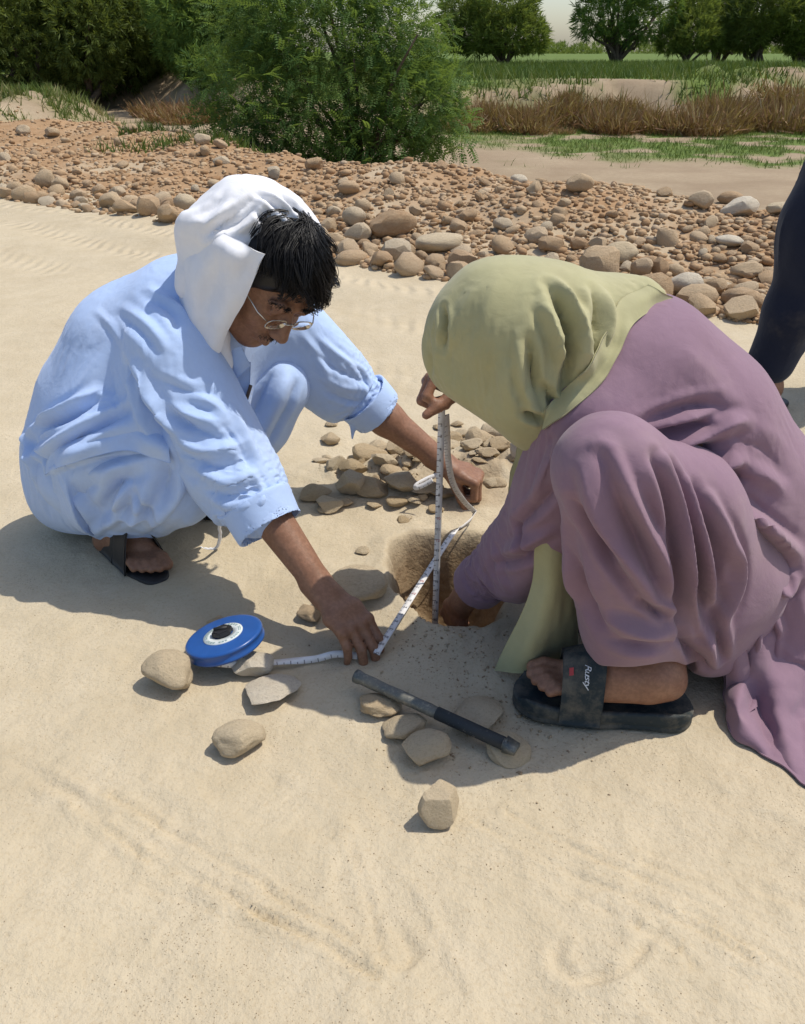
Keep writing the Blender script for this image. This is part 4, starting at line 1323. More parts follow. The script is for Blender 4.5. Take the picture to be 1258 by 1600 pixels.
# collar, button strip and a pen in the chest pocket
patch('collar', [[J(352, 560, 1.545), J(366, 545, 1.53), J(378, 540, 1.53)], [J(358, 580, 1.54), J(368, 566, 1.525), J(384, 556, 1.53)], [J(362, 600, 1.545), J(374, 588, 1.53), J(392, 570, 1.54)]], 16, 16, M_blue, man, .003)
patch('button_strip', [[J(374, 560, 1.56), J(392, 566, 1.56)], [J(370, 600, 1.545), J(390, 606, 1.545)], [J(356, 640, 1.54), J(382, 640, 1.54)]], 18, 8, M_blue, man, .003)
V_, F_ = tube([J(392, 602, 1.535), J(384, 628, 1.53)], .0035, 8)
o = obj('pen', mesh_np('pen', V_, F_), M_sole); inv_parent(o, man)

# --- hair: cap plus loose locks
v = Vol(HC - .17, HC + .17, 0.003)
HA = np.array([np.cross(HF, HU), HF, HU])
HP = lambda a, b, c: HC + a * HA[0] + b * HA[1] + c * HA[2]
v.ell(HP(0, -.010, .043), [.083, .103, .086], HA)
v.plane(HP(0, .066, .040), HF * .75 - HU * .66, .012)
v.plane(HP(0, .0, -.030), HF * .25 - HU, .01)
rng = np.random.default_rng(5)
hair = sculpt('hair', v, M_hair, man, noise=[(.002, .02, 8, (1, 1, 1))], sm=2)
del v
parts = []
def scalp(a, th, l_): return HP(-(.084 + l_) * math.sin(a) * math.sin(th), -.010 + (.104 + l_) * math.cos(a) * math.sin(th), .043 + (.087 + l_) * math.cos(th))
for q_ in range(210):
    # locks: bundles of strands that sweep from the edge of the cloth across the head to its left side
    a0 = rng.normal(-.25, .95); th0 = rng.uniform(-.2, .85); tw = rng.uniform(.25, .9); run = rng.uniform(.5, .85)
    lift = abs(rng.normal(0, .006)) + .001
    endth = min(th0 + run, 1.28 + rng.uniform(-.1, .12))
    free = endth > 1.1 and rng.random() < .6
    curl = HF * rng.uniform(.0, .020) * math.cos(a0) - HA[0] * rng.uniform(-.002, .018) - HU * rng.uniform(.002, .014)
    curl2 = -HU * rng.uniform(.004, .016) - HF * rng.uniform(.0, .010)
    base = [scalp(a0 + tw * f_, th0 + (endth - th0) * f_, lift * (.3 + f_)) for f_ in np.linspace(0, 1, 6)]
    if free: base += [base[-1] + curl, base[-1] + curl + curl2]
    base = np.array(base); n = len(base) + 3
    ph = rng.uniform(0, 6.28); wave = (np.sin(np.linspace(0, 6, n) + ph) * .0035)[:, None]
    for k_ in range(20):
        off = rng.normal(0, .0058, 3); taper = np.linspace(1.0, .45, n)[:, None]
        Q = catmull(base, n) + off * taper + wave * HA[0] + rng.normal(0, .0006, (1, 3))
        cut = n if rng.random() < .7 else n - int(rng.integers(1, 5))
        parts.append(tube(Q[:cut], np.linspace(.0010, .0005, cut), 3, cap=False))
V_, F_ = merge(parts)
o = obj('loose_locks', mesh_np('loose_locks', V_, F_), M_hair, ); o.parent = hair
# beard stubble, brows and moustache: short hairs as one piece each
def tuft(name, pts, n, spread, ln, rad, dirv, seed):
    rg = np.random.default_rng(seed); P = catmull(np.array(pts), 60); ps = []
    for i in range(n):
        p = P[rg.integers(0, 60)] + rg.normal(0, spread, 3)
        q = p + (nrm(dirv) + rg.normal(0, .35, 3)) * ln * rg.uniform(.6, 1.2)
        ps.append(tube([p, (p + q) / 2 + HF * .001, q], [rad, rad * .8, rad * .3], 4))
    V_, F_ = merge(ps)
    o = obj(name, mesh_np(name, V_, F_), M_hair); inv_parent(o, man); return o
tuft('moustache', [HP(-.026, .090, -.060), HP(-.010, .101, -.052), HP(.010, .101, -.052), HP(.026, .090, -.060)], 80, .0022, .006, .0005, -HU + HF * .3, 1)
for sd in (1, -1):
    tuft('eyebrow', [HP(.014 * sd, .095, .026), HP(.034 * sd, .095, .032), HP(.052 * sd, .080, .026)], 90, .0020, .008, .0007, HA[0] * sd + HU * .2, 2)

# --- spectacles
gl = obj('spectacles', None, None); inv_parent(gl, man)
def wire(name, P, r=.0013, parent=gl, mm=None):
    V_, F_ = tube(P, r, 8); o = obj(name, mesh_np(name, V_, F_), mm or M_wire); o.parent = parent; return o
for sd in (1, -1):
    a = np.linspace(0, 2 * np.pi, 33)
    ex = np.sign(np.cos(a)) * np.abs(np.cos(a)) ** .75 * .0235; ez = np.sign(np.sin(a)) * np.abs(np.sin(a)) ** .75 * .0125
    ring = np.array([HP(sd * .034 + x, .105 - .10 * x * x * 40 * .05 - (.010 if x * sd > 0.015 else 0) * 0, -.004 + z) for x, z in zip(ex, ez)])
    wire('rim', ring[:], .0012)
    cen = ring[:-1].mean(0)
    V_ = np.concatenate([ring[:-1] + HF * .0005, ring[:-1] - HF * .0005, [cen + HF * .0005, cen - HF * .0005]])
    n = 32; i = np.arange(n); j = (i + 1) % n
    T1 = np.stack([i, j, np.full(n, 2 * n)], 1); T2 = np.stack([j + n, i + n, np.full(n, 2 * n + 1)], 1)
    o = obj('lens', mesh_np('lens', V_, [T1, T2, np.stack([j, i, i + n, j + n], 1)], False), M_glass); o.parent = gl
    wire('temple', [HP(sd * .060, .102, .002), HP(sd * .072, .085, .003), HP(sd * .079, .04, .004), HP(sd * .080, -.01, .004), HP(sd * .080, -.03, -.012)], .0013)
wire('bridge', [HP(-.010, .106, -.002), HP(0, .109, .002), HP(.010, .106, -.002)], .0012)

# --- white cloth over the head
v = Vol(HC - np.array([.26, .22, .32]), HC + np.array([.22, .26, .24]), 0.0034)
hs = lambda px, py, Y: J(px, py, Y)
v.ell(hs(385, 352, 1.60), [.105, .10, .078], None, 0)
v.chain([hs(330, 375, 1.56), hs(385, 330, 1.58), hs(440, 345, 1.58), hs(470, 372, 1.57)], [.050, .052, .046, .030], .03)
v.chain([hs(384, 286, 1.62), hs(420, 296, 1.62), hs(462, 330, 1.63), hs(490, 365, 1.64), hs(500, 395, 1.64)], [.014, .017, .019, .018, .013], .012, n=12)
v.chain([hs(384, 286, 1.62), hs(385, 306, 1.60), hs(400, 325, 1.57)], [.013, .015, .020], .015)
v.chain([hs(405, 300, 1.585), hs(370, 325, 1.55), hs(325, 352, 1.53), hs(295, 352, 1.53)], [.018, .022, .022, .018], .02, n=9)
v.chain([hs(292, 356, 1.545), hs(330, 366, 1.52), hs(372, 386, 1.50)], [.014, .016, .012], .02, n=7)
# the part that hangs past the ear on to the shoulder
v.chain([hs(305, 368, 1.555), hs(312, 440, 1.545), hs(325, 510, 1.53), hs(335, 545, 1.52)], [.026, .030, .024, .016], .03, side=cam_vec(.7, .3, .2), m=1.3)
v.chain([hs(340, 530, 1.53), hs(345, 565, 1.525), hs(346, 596, 1.535), hs(350, 604, 1.54)], [.024, .021, .016, .010], .02)
v.ell(HC + HF * .03 - HU * .01, [.088, .10, .10], HA, .012, 'sub')
v.ell(HC + HF * .028 + HU * .066, [.084, .080, .086], HA, .008, 'sub')
sculpt('head_cloth', v, M_white, man, fold=[
    (((318, 372), (345, 352), (372, 330), (395, 308)), .006, -.009), (((470, 330), (455, 345), (430, 352), (400, 366)), .006, .006), (((480, 352), (455, 362), (425, 366)), .005, -.006), (((402, 302), (430, 318), (455, 345), (478, 372)), .006, -.010), (((360, 318), (340, 340), (322, 356)), .006, .006), (((398, 330), (412, 345), (436, 348)), .005, -.006),
    (((400, 322), (375, 345), (350, 358)), .007, -.010), (((420, 310), (395, 340), (370, 362)), .008, .006),
    (((440, 305), (470, 335), (490, 365)), .006, -.008), (((395, 355), (430, 350), (470, 360)), .010, .005), (((430, 330), (450, 345), (470, 362)), .008, .004),
    
    (((345, 325), (320, 345), (300, 350)), .008, .004), (((350, 300), (335, 320), (320, 335)), .008, -.004),
], noise=[(.0035, .045, 23, (1, 1, 1)), (.0014, .018, 24, (1, 1, 1))])
del v

patch('head_cloth_flap', [
    [hs(290, 350, 1.545), hs(318, 352, 1.52), hs(345, 362, 1.50), hs(375, 378, 1.475), hs(398, 390, 1.462), hs(415, 397, 1.458)],
    [hs(284, 385, 1.545), hs(312, 388, 1.510), hs(342, 392, 1.470), hs(366, 402, 1.452), hs(388, 410, 1.462), hs(405, 416, 1.456)],
    [hs(282, 430, 1.545), hs(304, 440, 1.488), hs(332, 444, 1.488), hs(358, 448, 1.468), hs(376, 448, 1.460), hs(391, 450, 1.460)],
    [hs(283, 480, 1.54), hs(302, 492, 1.492), hs(325, 498, 1.48), hs(345, 496, 1.472), hs(360, 490, 1.470), hs(373, 486, 1.472)],
    [hs(291, 522, 1.53), hs(304, 532, 1.50), hs(318, 536, 1.488), hs(332, 534, 1.482), hs(344, 528, 1.482), hs(354, 522, 1.486)],
    [hs(303, 550, 1.52), hs(308, 560, 1.505), hs(315, 560, 1.495), hs(326, 556, 1.492), hs(334, 550, 1.493), hs(342, 545, 1.496)]],
    70, 60, M_white, man, .004, [(.006, .05, 33, (1, 1, .8)), (.002, .02, 34, (1, 1, .6))])
patch('head_cloth_end', [
    [hs(318, 548, 1.515), hs(338, 535, 1.505), hs(356, 520, 1.52)],
    [hs(324, 572, 1.515), hs(340, 566, 1.503), hs(358, 560, 1.52)],
    [hs(334, 596, 1.525), hs(345, 602, 1.515), hs(356, 592, 1.53)]], 30, 24, M_white, man, .004, [(.003, .03, 36, (1, 1, 1))])

# --- sandals: sole, broad crossed straps
def sandal(heel, toe, big, up=(0, 0, 1)):
    heel = np.asarray(heel, float).copy(); toe = np.asarray(toe, float).copy()
    y = nrm(toe - heel); z = np.array([0, 0, 1.0]); x = np.cross(y, z) * big
    L = np.linalg.norm(toe - heel)
    out = []
    for tt in np.linspace(0, 2 * np.pi, 48, endpoint=False):
        b = .5 + .56 * math.cos(tt)
        w = .036 + .012 * sstep(.2, .8, b)
        out.append((w * math.sin(tt) * (abs(math.sin(tt)) ** -.25 if abs(math.sin(tt)) > .01 else 1), b))
    ring = np.array([heel + a * x + b * L * y for a, b in out])
    n = len(ring)
    zs = [-.022, -.018, -.006, -.003]; sc = [.97, 1.0, 1.0, .97]
    cen = ring.mean(0)
    V_ = np.concatenate([cen + (ring - cen) * s_ + z * q for q, s_ in zip(zs, sc)] + [[cen + z * zs[0], cen + z * zs[-1]]])
    i = np.arange(n); j = (i + 1) % n
    Q = np.concatenate([np.stack([k * n + i, k * n + j, (k + 1) * n + j, (k + 1) * n + i], 1) for k in range(3)])
    T = np.concatenate([np.stack([j, i, np.full(n, 4 * n)], 1), np.stack([3 * n + i, 3 * n + j, np.full(n, 4 * n + 1)], 1)])
    s = obj('sandal', mesh_np('sandal', V_, [Q, T]), M_black); inv_parent(s, man)
    def strap(b0, b1, hgt, wd):
        rows = []
        for q in np.linspace(-1, 1, 15):
            a = q * .049; c_ = (1 - abs(q) ** 2.6) * hgt
            bb = b0 + (b1 - b0) * (q + 1) / 2
            p = heel + a * x + bb * L * y + z * (c_ - .006)
            rows.append([p - y * wd / 2, p - y * wd * .25 + z * .003, p + y * wd * .25 + z * .003, p + y * wd / 2])
        C = np.array(rows)
        o = patch('strap', C, 30, 8, M_black, None, .004); o.parent = s
    strap(.46, .70, .094, .062); strap(.70, .46, .098, .062); strap(.30, .30, .118, .035)
sandal(RHEEL, RTOE, -1); sandal(LHEEL, LTOE, 1)
# ------------------------------------------------------------------ the person in mauve with the olive head cloth
per = empty('person', tuple(pz(960, 1090)), 'person in mauve tunic with olive head cloth, bent over the hole holding a tape upright', 'person', 'people squatting at the hole')
Q0, Q1, Q2, Q3, QN = J(1185, 880, 1.30), J(1150, 762, 1.30), J(1078, 652, 1.30), J(1002, 572, 1.30), J(935, 545, 1.29)
LK2, LA2, LH2 = J(952, 735, 1.06), J(1030, 1040, 1.10), J(1160, 915, 1.20)
RK2, RA2, RH2 = J(905, 690, 1.42), J(1030, 915, 1.40), J(1130, 850, 1.40)
LS2, LE2, LW2 = J(930, 655, 1.18), J(848, 812, 1.255), J(722, 940, 1.405)
RS2, RE2, RW2 = J(965, 560, 1.46), J(835, 600, 1.58), J(742, 606, 1.445)
SIDE2 = np.array([0, 1.0, 0])
HC2 = J(825, 545, 1.285); HF2 = nrm([-.55, .05, -.85]); HU2 = nrm([-.85, 0, .5])
LTOE2, LHEEL2 = pz(826, 1068, .045), pz(1062, 1092, .045)
RTOE2, RHEEL2 = pz(905, 945, .045), pz(1085, 960, .045)

v = Vol((-0.02, 0.95, -0.24), (0.98, 1.66, 0.80), 0.0031)
v.chain([Q0, Q1, Q2, Q3], [.095, .095, .10, .085], .05, side=SIDE2, m=1.25)
v.chain([Q3, QN, HC2 - HU2 * .07], [.07, .052, .05], .03)
head(v, HC2, HF2, HU2)
for S, E, W in ((LS2, LE2, LW2), (RS2, RE2, RW2)):
    v.chain([Q3 * .4 + S * .6, S, S * .45 + E * .55, E, E * .72 + W * .28, W], [.048, .05, .043, .036, .039, .025], .02)
for H, K, A in ((LH2, LK2, LA2), (RH2, RK2, RA2)):
    v.chain([H, H * .4 + K * .6, K, K * .65 + A * .35, A], [.08, .064, .05, .050, .038], .03)
foot(v, LHEEL2, LTOE2, LA2, big=1)
foot(v, RHEEL2, RTOE2, RA2, big=-1)
tipsD = hand(v, LW2, nrm([-.2, .35, -.9]), nrm([-.8, -.5, .1]), thumb_side=1, curl=((.5, .6, .3),) * 4, s=.95)
tipsT = hand(v, RW2, J(688, 598, 1.435) - RW2, cam_vec(-.45, .85, .15), thumb_side=-1,
             curl=((1.25, 1.35, .55), (1.3, 1.5, .7), (1.3, 1.55, .8), (1.3, 1.55, .8)), thumb=((.30, -.55), (.05, -.75)), spread=.02, s=1.0)
sculpt('body', v, M_skin2, per)
del v

# --- trousers
v = Vol((0.12, 0.93, 0.0), (0.95, 1.62, 0.62), 0.0040)
v.chain([LK2, J(968, 850, 1.075), J(990, 960, 1.085), J(995, 1010, 1.09)], [.074, .080, .078, .080], .04)
v.chain([LK2, J(1060, 800, 1.12), J(1130, 900, 1.18)], [.072, .092, .105], .05)
v.chain([J(1060, 870, 1.12), J(1095, 950, 1.125), J(1110, 1010, 1.13)], [.075, .068, .055], .04)
v.chain([J(1130, 900, 1.18), J(1150, 960, 1.19)], [.10, .08], .04)
v.chain([RK2, J(1030, 740, 1.43), RH2], [.07, .09, .10], .05)
v.chain([RK2, J(985, 820, 1.41), J(1015, 900, 1.40)], [.07, .075, .07], .04)
v.plane(J(985, 1036, 1.05), cam_vec(.04, -1, .10), .006, lo=(.12, .93, 0), hi=(.50, 1.22, .2))
v.cyl(J(1000, 1052, 1.09), J(994, 985, 1.09), .068, .062, .004, 'sub')
sculpt('loose_trousers', v, M_purple, per, fold=[
    (((955, 706), (980, 772), (1015, 835), (1036, 888), (1046, 958)), .009, .010), (((945, 712), (968, 780), (1000, 845), (1025, 900)), .009, -.008),
    (((912, 730), (927, 790), (955, 835), (990, 902), (1041, 958)), .011, .012), (((892, 783), (924, 828), (980, 905), (1004, 940)), .009, -.010),
    (((1022, 713), (1046, 772), (1057, 860), (1064, 993)), .009, -.016), (((1050, 730), (1078, 818), (1092, 895), (1106, 993)), .009, -.016),
    (((1036, 725), (1062, 800), (1075, 880), (1085, 985)), .010, .012), (((1110, 780), (1134, 835), (1155, 877), (1148, 930), (1127, 972)), .010, .012),
    (((1085, 760), (1108, 830), (1122, 900), (1120, 980)), .009, -.011), (((1070, 760), (1095, 830), (1108, 900), (1118, 960)), .009, .008),
    (((889, 853), (910, 923), (945, 986)), .014, -.010), (((880, 800), (890, 880), (905, 960)), .012, .006), (((940, 960), (990, 985), (1050, 1000)), .012, .008),
    (((1004, 940), (1025, 955), (1045, 965)), .007, -.012), (((950, 1000), (1000, 1010), (1060, 1000)), .010, -.007), (((1064, 993), (1080, 1020), (1105, 1045)), .008, -.012),
    (((1090, 960), (1105, 1000), (1120, 1040)), .008, .010), (((1110, 940), (1125, 990), (1130, 1030)), .007, -.010), (((918, 700), (940, 690), (962, 705)), .012, .003),
], noise=[(.004, .11, 3, (1, 1, .6)), (.0012, .03, 4, (1, 1, .35))])
del v

# --- tunic
v = Vol((0.06, 0.98, 0.0), (1.02, 1.68, 0.82), 0.0075)
v.chain([Q0, Q1, Q2, Q3], [.135, .133, .130, .120], .06, side=SIDE2, m=1.18)
v.chain([Q3, QN], [.115, .085], .05, side=SIDE2, m=1.15)
v.chain([Q3 * .5 + LS2 * .5, LS2], [.10, .082], .06)
v.chain([Q3 * .5 + RS2 * .5, RS2], [.10, .082], .05)
LC2 = J(742, 918, 1.375)
v.chain([LS2, LS2 * .5 + LE2 * .5, LE2, LE2 * .35 + LC2 * .65], [.080, .076, .068, .056], .035, n=8)
axp = nrm(LC2 - LE2)
v.cyl(LE2 * .40 + LC2 * .60, LC2, .056, .054, .01)
v.chain([RS2, RS2 * .5 + RE2 * .5, RE2, RE2 * .5 + RW2 * .5], [.080, .072, .060, .048], .03)
v.chain([J(1180, 880, 1.24), J(1195, 960, 1.22), J(1190, 1030, 1.20)], [.13, .105, .075], .06)     # skirt gathered at the hip
v.chain([J(1240, 900, 1.28), J(1250, 1000, 1.28), J(1245, 1060, 1.26)], [.13, .12, .09], .06)
v.chain([J(1080, 760, 1.17), J(1150, 830, 1.17), J(1215, 880, 1.18)], [.035, .045, .045], .05)
v.plane((0, 0, .012), (0, 0, -1), .01)
drape('long_tunic', v, M_purple, per, pin=lambda V: sstep(.08, .062, np.linalg.norm(V - LC2, axis=1)), delta=.018, shrink=-.04, fold=[
    (((985, 673), (1040, 650), (1085, 636), (1130, 632)), .010, -.008), (((1004, 683), (1067, 667), (1120, 664)), .010, -.012), (((1010, 672), (1060, 655), (1110, 650)), .010, .008),
    (((1022, 699), (1085, 685), (1137, 664), (1165, 657)), .011, .012), (((1030, 715), (1070, 712), (1110, 700)), .015, -.018), (((1071, 748), (1110, 734), (1155, 716)), .010, .013),
    (((1085, 765), (1125, 748), (1172, 751)), .013, -.015), (((1110, 778), (1155, 797), (1190, 825), (1242, 867)), .012, .018), (((1140, 812), (1190, 850), (1235, 890)), .014, -.018),
    (((1165, 888), (1200, 908), (1232, 923), (1240, 905)), .008, .014), (((1197, 867), (1212, 895), (1225, 920)), .007, .010), (((1165, 905), (1185, 950), (1200, 990)), .009, -.012),
    (((1185, 900), (1200, 950), (1215, 985)), .008, .010), (((1160, 930), (1165, 980), (1160, 1030)), .009, -.014), (((1180, 940), (1180, 990), (1170, 1040)), .009, .012),
    (((1205, 960), (1200, 1000), (1195, 1040)), .008, -.010), (((1160, 740), (1195, 745), (1225, 770)), .012, .006), (((1150, 690), (1190, 700), (1225, 730)), .014, -.004),
    (((880, 690), (850, 740), (835, 790)), .010, .006),
    (((870, 760), (830, 800), (800, 830)), .009, -.008), (((860, 830), (820, 850), (790, 860)), .009, .008), (((850, 860), (810, 875), (770, 880)), .008, -.007),
    (((805, 815), (815, 850), (830, 880)), .007, -.008), (((770, 850), (780, 890), (790, 920)), .008, .005), (((1060, 540), (1110, 590), (1150, 650)), .02, .003),
], noise=[(.003, .12, 13, (1, 1, .7))])
del v

# tail of the tunic spread on the ground
patch('tunic_tail', [
    [J(1128, 1010, 1.14), J(1150, 1000, 1.12), J(1180, 985, 1.11), J(1215, 975, 1.12), J(1262, 960, 1.15), J(1330, 950, 1.2)],
    [J(1132, 1060, 1.13), J(1155, 1050, 1.10), J(1182, 1045, 1.08), J(1215, 1040, 1.09), J(1262, 1035, 1.11), J(1335, 1030, 1.16)],
    [pz(1132, 1100, .01), pz(1152, 1105, .05), pz(1180, 1098, .025), pz(1215, 1105, .045), pz(1262, 1110, .02), pz(1340, 1110, .03)],
    [pz(1146, 1150, .006), pz(1168, 1140, .03), pz(1195, 1138, .008), pz(1225, 1140, .03), pz(1268, 1150, .006), pz(1345, 1165, .02)],
    [pz(1172, 1166, .004), pz(1190, 1172, .010), pz(1215, 1184, .004), pz(1240, 1198, .012), pz(1275, 1215, .004), pz(1350, 1250, .01)],
    [pz(1190, 1182, .003), pz(1205, 1190, .004), pz(1228, 1206, .003), pz(1252, 1226, .004), pz(1285, 1250, .003), pz(1355, 1300, .003)]],
    90, 80, M_purple, per, .003, [(.007, .05, 43, (1, .6, 1)), (.002, .02, 44, (1, 1, 1))], drop=.005)
patch('tunic_fold', [
    [J(1130, 985, 1.11), J(1140, 960, 1.10), J(1156, 940, 1.10)],
    [J(1134, 1040, 1.095), J(1148, 1030, 1.08), J(1166, 1015, 1.085)],
    [J(1136, 1085, 1.09), J(1160, 1090, 1.075), J(1180, 1075, 1.08)],
    [pz(1140, 1112, .012), pz(1160, 1118, .03), pz(1184, 1104, .03)]], 40, 24, M_purple, per, .003, [(.004, .03, 46, (1, 1, 1))])

# --- olive head cloth
v = Vol(HC2 - np.array([.24, .22, .24]), HC2 + np.array([.34, .22, .24]), 0.0055)
v.ell(J(815, 514, 1.275), [.128, .125, .104], None, 0)
v.chain([J(810, 510, 1.27), J(875, 520, 1.275), J(935, 525, 1.29)], [.108, .098, .070], .05)
v.chain([J(788, 542, 1.25), J(828, 580, 1.24), J(853, 625, 1.235)], [.062, .066, .036], .05)
v.chain([J(760, 480, 1.27), J(720, 505, 1.265), J(690, 522, 1.26)], [.075, .055, .024], .04)
v.chain([J(905, 555, 1.22), J(880, 592, 1.215), J(858, 628, 1.22)], [.05, .043, .024], .03)
v.chain([J(690, 490, 1.265), J(680, 515, 1.26), J(677, 535, 1.26)], [.012, .014, .010], .015)
v.chain([J(925, 478, 1.31), J(968, 470, 1.30), J(1005, 466, 1.30), J(1032, 470, 1.305)], [.055, .042, .034, .022], .03, side=cam_vec(.3, -.8, .3), m=1.2)
v.chain([J(960, 470, 1.27), J(968, 520, 1.245), J(945, 570, 1.225), J(900, 610, 1.21)], [.030, .030, .024, .014], .03)
v.ell(J(790, 620, 1.30), [.085, .06, .06], None, .02, 'sub')
v.ell(J(712, 648, 1.25), [.088, .16, .066], None, .02, 'sub')
drape('head_cloth', v, M_olive, per, delta=.019, shrink=-.05, fold=[
    (((857, 443), (881, 488), (890, 520), (890, 576), (881, 607)), .008, -.014), (((871, 453), (885, 495)), .006, -.008), (((846, 474), (864, 513), (881, 569)), .008, .011),
    (((872, 445), (900, 490), (905, 540), (895, 600)), .010, .009), (((825, 530), (830, 590), (850, 632)), .008, -.011), (((815, 530), (820, 590), (840, 640)), .009, .006),
    (((818, 646), (835, 652), (850, 656)), .006, -.010), (((916, 460), (909, 530), (902, 583)), .010, .007), (((930, 453), (937, 495), (930, 540)), .009, -.009),
    (((945, 460), (950, 500), (940, 550)), .010, .007), (((969, 513), (962, 540), (955, 569)), .006, -.008),
 (((692, 481), (695, 515), (692, 544)), .006, -.010), (((850, 600), (862, 625), (866, 640)), .006, -.010),
    (((780, 430), (760, 480), (750, 540)), .02, .003), (((740, 450), (722, 490), (712, 540)), .012, .003), (((800, 560), (795, 600), (810, 640)), .014, .005),
], noise=[(.0035, .07, 53, (1, 1, .7))])
del v
# its end hangs between the arm and the knee
patch('head_cloth_end', [
    [J(842, 845, 1.17), J(862, 840, 1.155), J(880, 838, 1.16), J(900, 850, 1.19)],
    [J(836, 905, 1.17), J(860, 905, 1.145), J(882, 905, 1.155), J(902, 915, 1.18)],
    [J(815, 960, 1.165), J(845, 968, 1.14), J(874, 970, 1.15), J(902, 985, 1.18)],
    [J(790, 1010, 1.165), J(825, 1018, 1.135), J(862, 1015, 1.15), J(900, 1020, 1.18)],
    [J(772, 1048, 1.16), J(812, 1050, 1.135), J(852, 1040, 1.145), J(895, 1035, 1.18)]], 60, 40, M_olive, per, .003, [(.010, .045, 55, (1, 1, .3)), (.003, .02, 56, (1, 1, .4))])
patch('head_cloth_edge', [
    [J(826, 640, 1.30), J(842, 645, 1.28), J(858, 650, 1.26)],
    [J(812, 690, 1.35), J(830, 692, 1.33), J(848, 694, 1.31)],
    [J(797, 745, 1.395), J(816, 748, 1.375), J(836, 746, 1.35)],
    [J(794, 775, 1.41), J(812, 782, 1.39), J(832, 782, 1.36)],
    [J(802, 796, 1.41), J(814, 802, 1.395), J(828, 806, 1.37)]], 40, 20, M_olive, per, .003, [(.006, .03, 57, (1, 1, .5))])

# --- thick rubber slides
t = NT('dusty_rubber')
co = t.coord('Object')
dust = t.ramp(t.noise(24, 5, 0.7, co), [(0.42, 0.0), (0.68, 0.75)])
cc = t.mix(dust, (0.022, 0.032, 0.036), (0.16, 0.14, 0.105))
M_rubber = t.set(Base_Color=cc, Roughness=0.75, Normal=t.bump(t.noise(120, 3, 0.6, co), 0.3, 0.002), Specular_IOR_Level=0.3)
M_print = plain('white_print', (0.62, 0.64, 0.66), 0.7, 0, 0.05)
M_redp = plain('red_print', (0.42, 0.05, 0.05), 0.7, 0, 0.05)

def slide(heel, toe, big, writing):
    z = np.array([0, 0, 1.0]); y = nrm((toe - heel) * [1, 1, 0]); x = np.cross(y, z) * big
    L = np.linalg.norm(toe - heel)
    b0 = heel * [1, 1, 0]
    lo = np.minimum(heel, toe) - [.09, .09, 1]; hi = np.maximum(heel, toe) + [.09, .09, 0]
    lo[2] = -.01; hi[2] = .16
    P = lambda a, b, c: b0 + a * x + b * L * y + c * z
    v = Vol(lo, hi, .0028)
    for zz, r in ((.020, .047), ):
        def fn(X, Y, Z):
            dx = X - b0[0]; dy = Y - b0[1]
            a = dx * x[0] + dy * x[1]; b = (dx * y[0] + dy * y[1]) / L
            tq = np.clip((b + .08) / 1.16, 0, 1)
            w = .045 + .011 * np.sin(np.clip((tq - .25) / .75, 0, 1) * np.pi) - .004 * np.exp(-((tq - .4) / .15) ** 2)
            ax = np.clip(b, -.02, 1.02)
            d = np.hypot(a, np.maximum(np.abs((b - .5) * L) - (.5 * L + .026 - w), 0)) - w
            top = .040 + .010 * np.clip(.25 - b, 0, 1) * 2 - .016 * np.clip(1 - (np.hypot(a, 0) / (w * .82)) ** 4, 0, 1)
            top = top + .008 * np.clip((b - .85) / .2, 0, 1) + .004 * np.sin(b * 14) * 0
            groove = .0022 * np.exp(-((Z - .016) / .0025) ** 2)
            q = d + groove
            vert = np.maximum(Z - top, .004 - Z)
            return np.maximum(q, vert)
        v.put(fn, lo, hi, 0)
    s = sculpt('slide', v, M_rubber, per, sm=2)
    rows = []
    for q in np.linspace(-1, 1, 17):
        a = math.sin(q * math.pi / 2) * .054; c_ = max(0, math.cos(q * math.pi / 2)) ** .62 * .108 + .014
        rows.append([P(a, .52, c_ + .012 * (1 - q * q)), P(a, .60, c_ + .010 * (1 - q * q)), P(a, .70, c_), P(a, .79, c_ - .009 * (1 - q * q))])
    bnd = patch('band', np.array(rows), 50, 20, M_rubber, None, .007, [(.001, .02, 3, (1, 1, 1))])
    bnd.parent = s
    if writing:
        C = np.array(rows)
        def on_band(u, w_, off=.0075):        # u: 0..1 over the arch, w_: 0..1 from ankle to toe
            i = u * 16; i0 = int(min(max(math.floor(i), 0), 15)); f = i - i0
            j = w_ * 3; j0 = int(min(max(math.floor(j), 0), 2)); g = j - j0
            p = (C[i0, j0] * (1 - g) + C[i0, j0 + 1] * g) * (1 - f) + (C[i0 + 1, j0] * (1 - g) + C[i0 + 1, j0 + 1] * g) * f
            n = np.cross(C[i0 + 1, j0] - C[i0, j0], C[i0, j0 + 1] - C[i0, j0]); n = nrm(n)
            if n[2] < 0 and n[1] > 0: n = -n
            if n.dot(P(0, .65, .03) - p) > 0: n = -n
            return p + n * off
        def text(name, body_, size, u0, w0, shear, mm, space=1.0):
            cu = bpy.data.curves.new(name, 'FONT'); cu.body = body_; cu.size = 1.0; cu.shear = shear; cu.space_character = space
            tmp = bpy.data.objects.new(name, cu); col.objects.link(tmp)
            dg = bpy.context.evaluated_depsgraph_get()
            me = bpy.data.meshes.new_from_object(tmp.evaluated_get(dg))
            bpy.data.objects.remove(tmp)
            n = len(me.vertices); q = np.zeros(n * 3); me.vertices.foreach_get('co', q); q = q.reshape(-1, 3)
            out = np.array([on_band(u0 - wx * size, w0 - hy * size * 2.2) for wx, hy, _ in q])
            me.vertices.foreach_set('co', out.astype(np.float32).ravel()); me.update()
            o = obj(name, me, mm); o.parent = bnd
        return s, text, on_band
    return s, None, None
_, text2, _ob = slide(LHEEL2, LTOE2, 1, True)
slide(RHEEL2, RTOE2, -1, False)

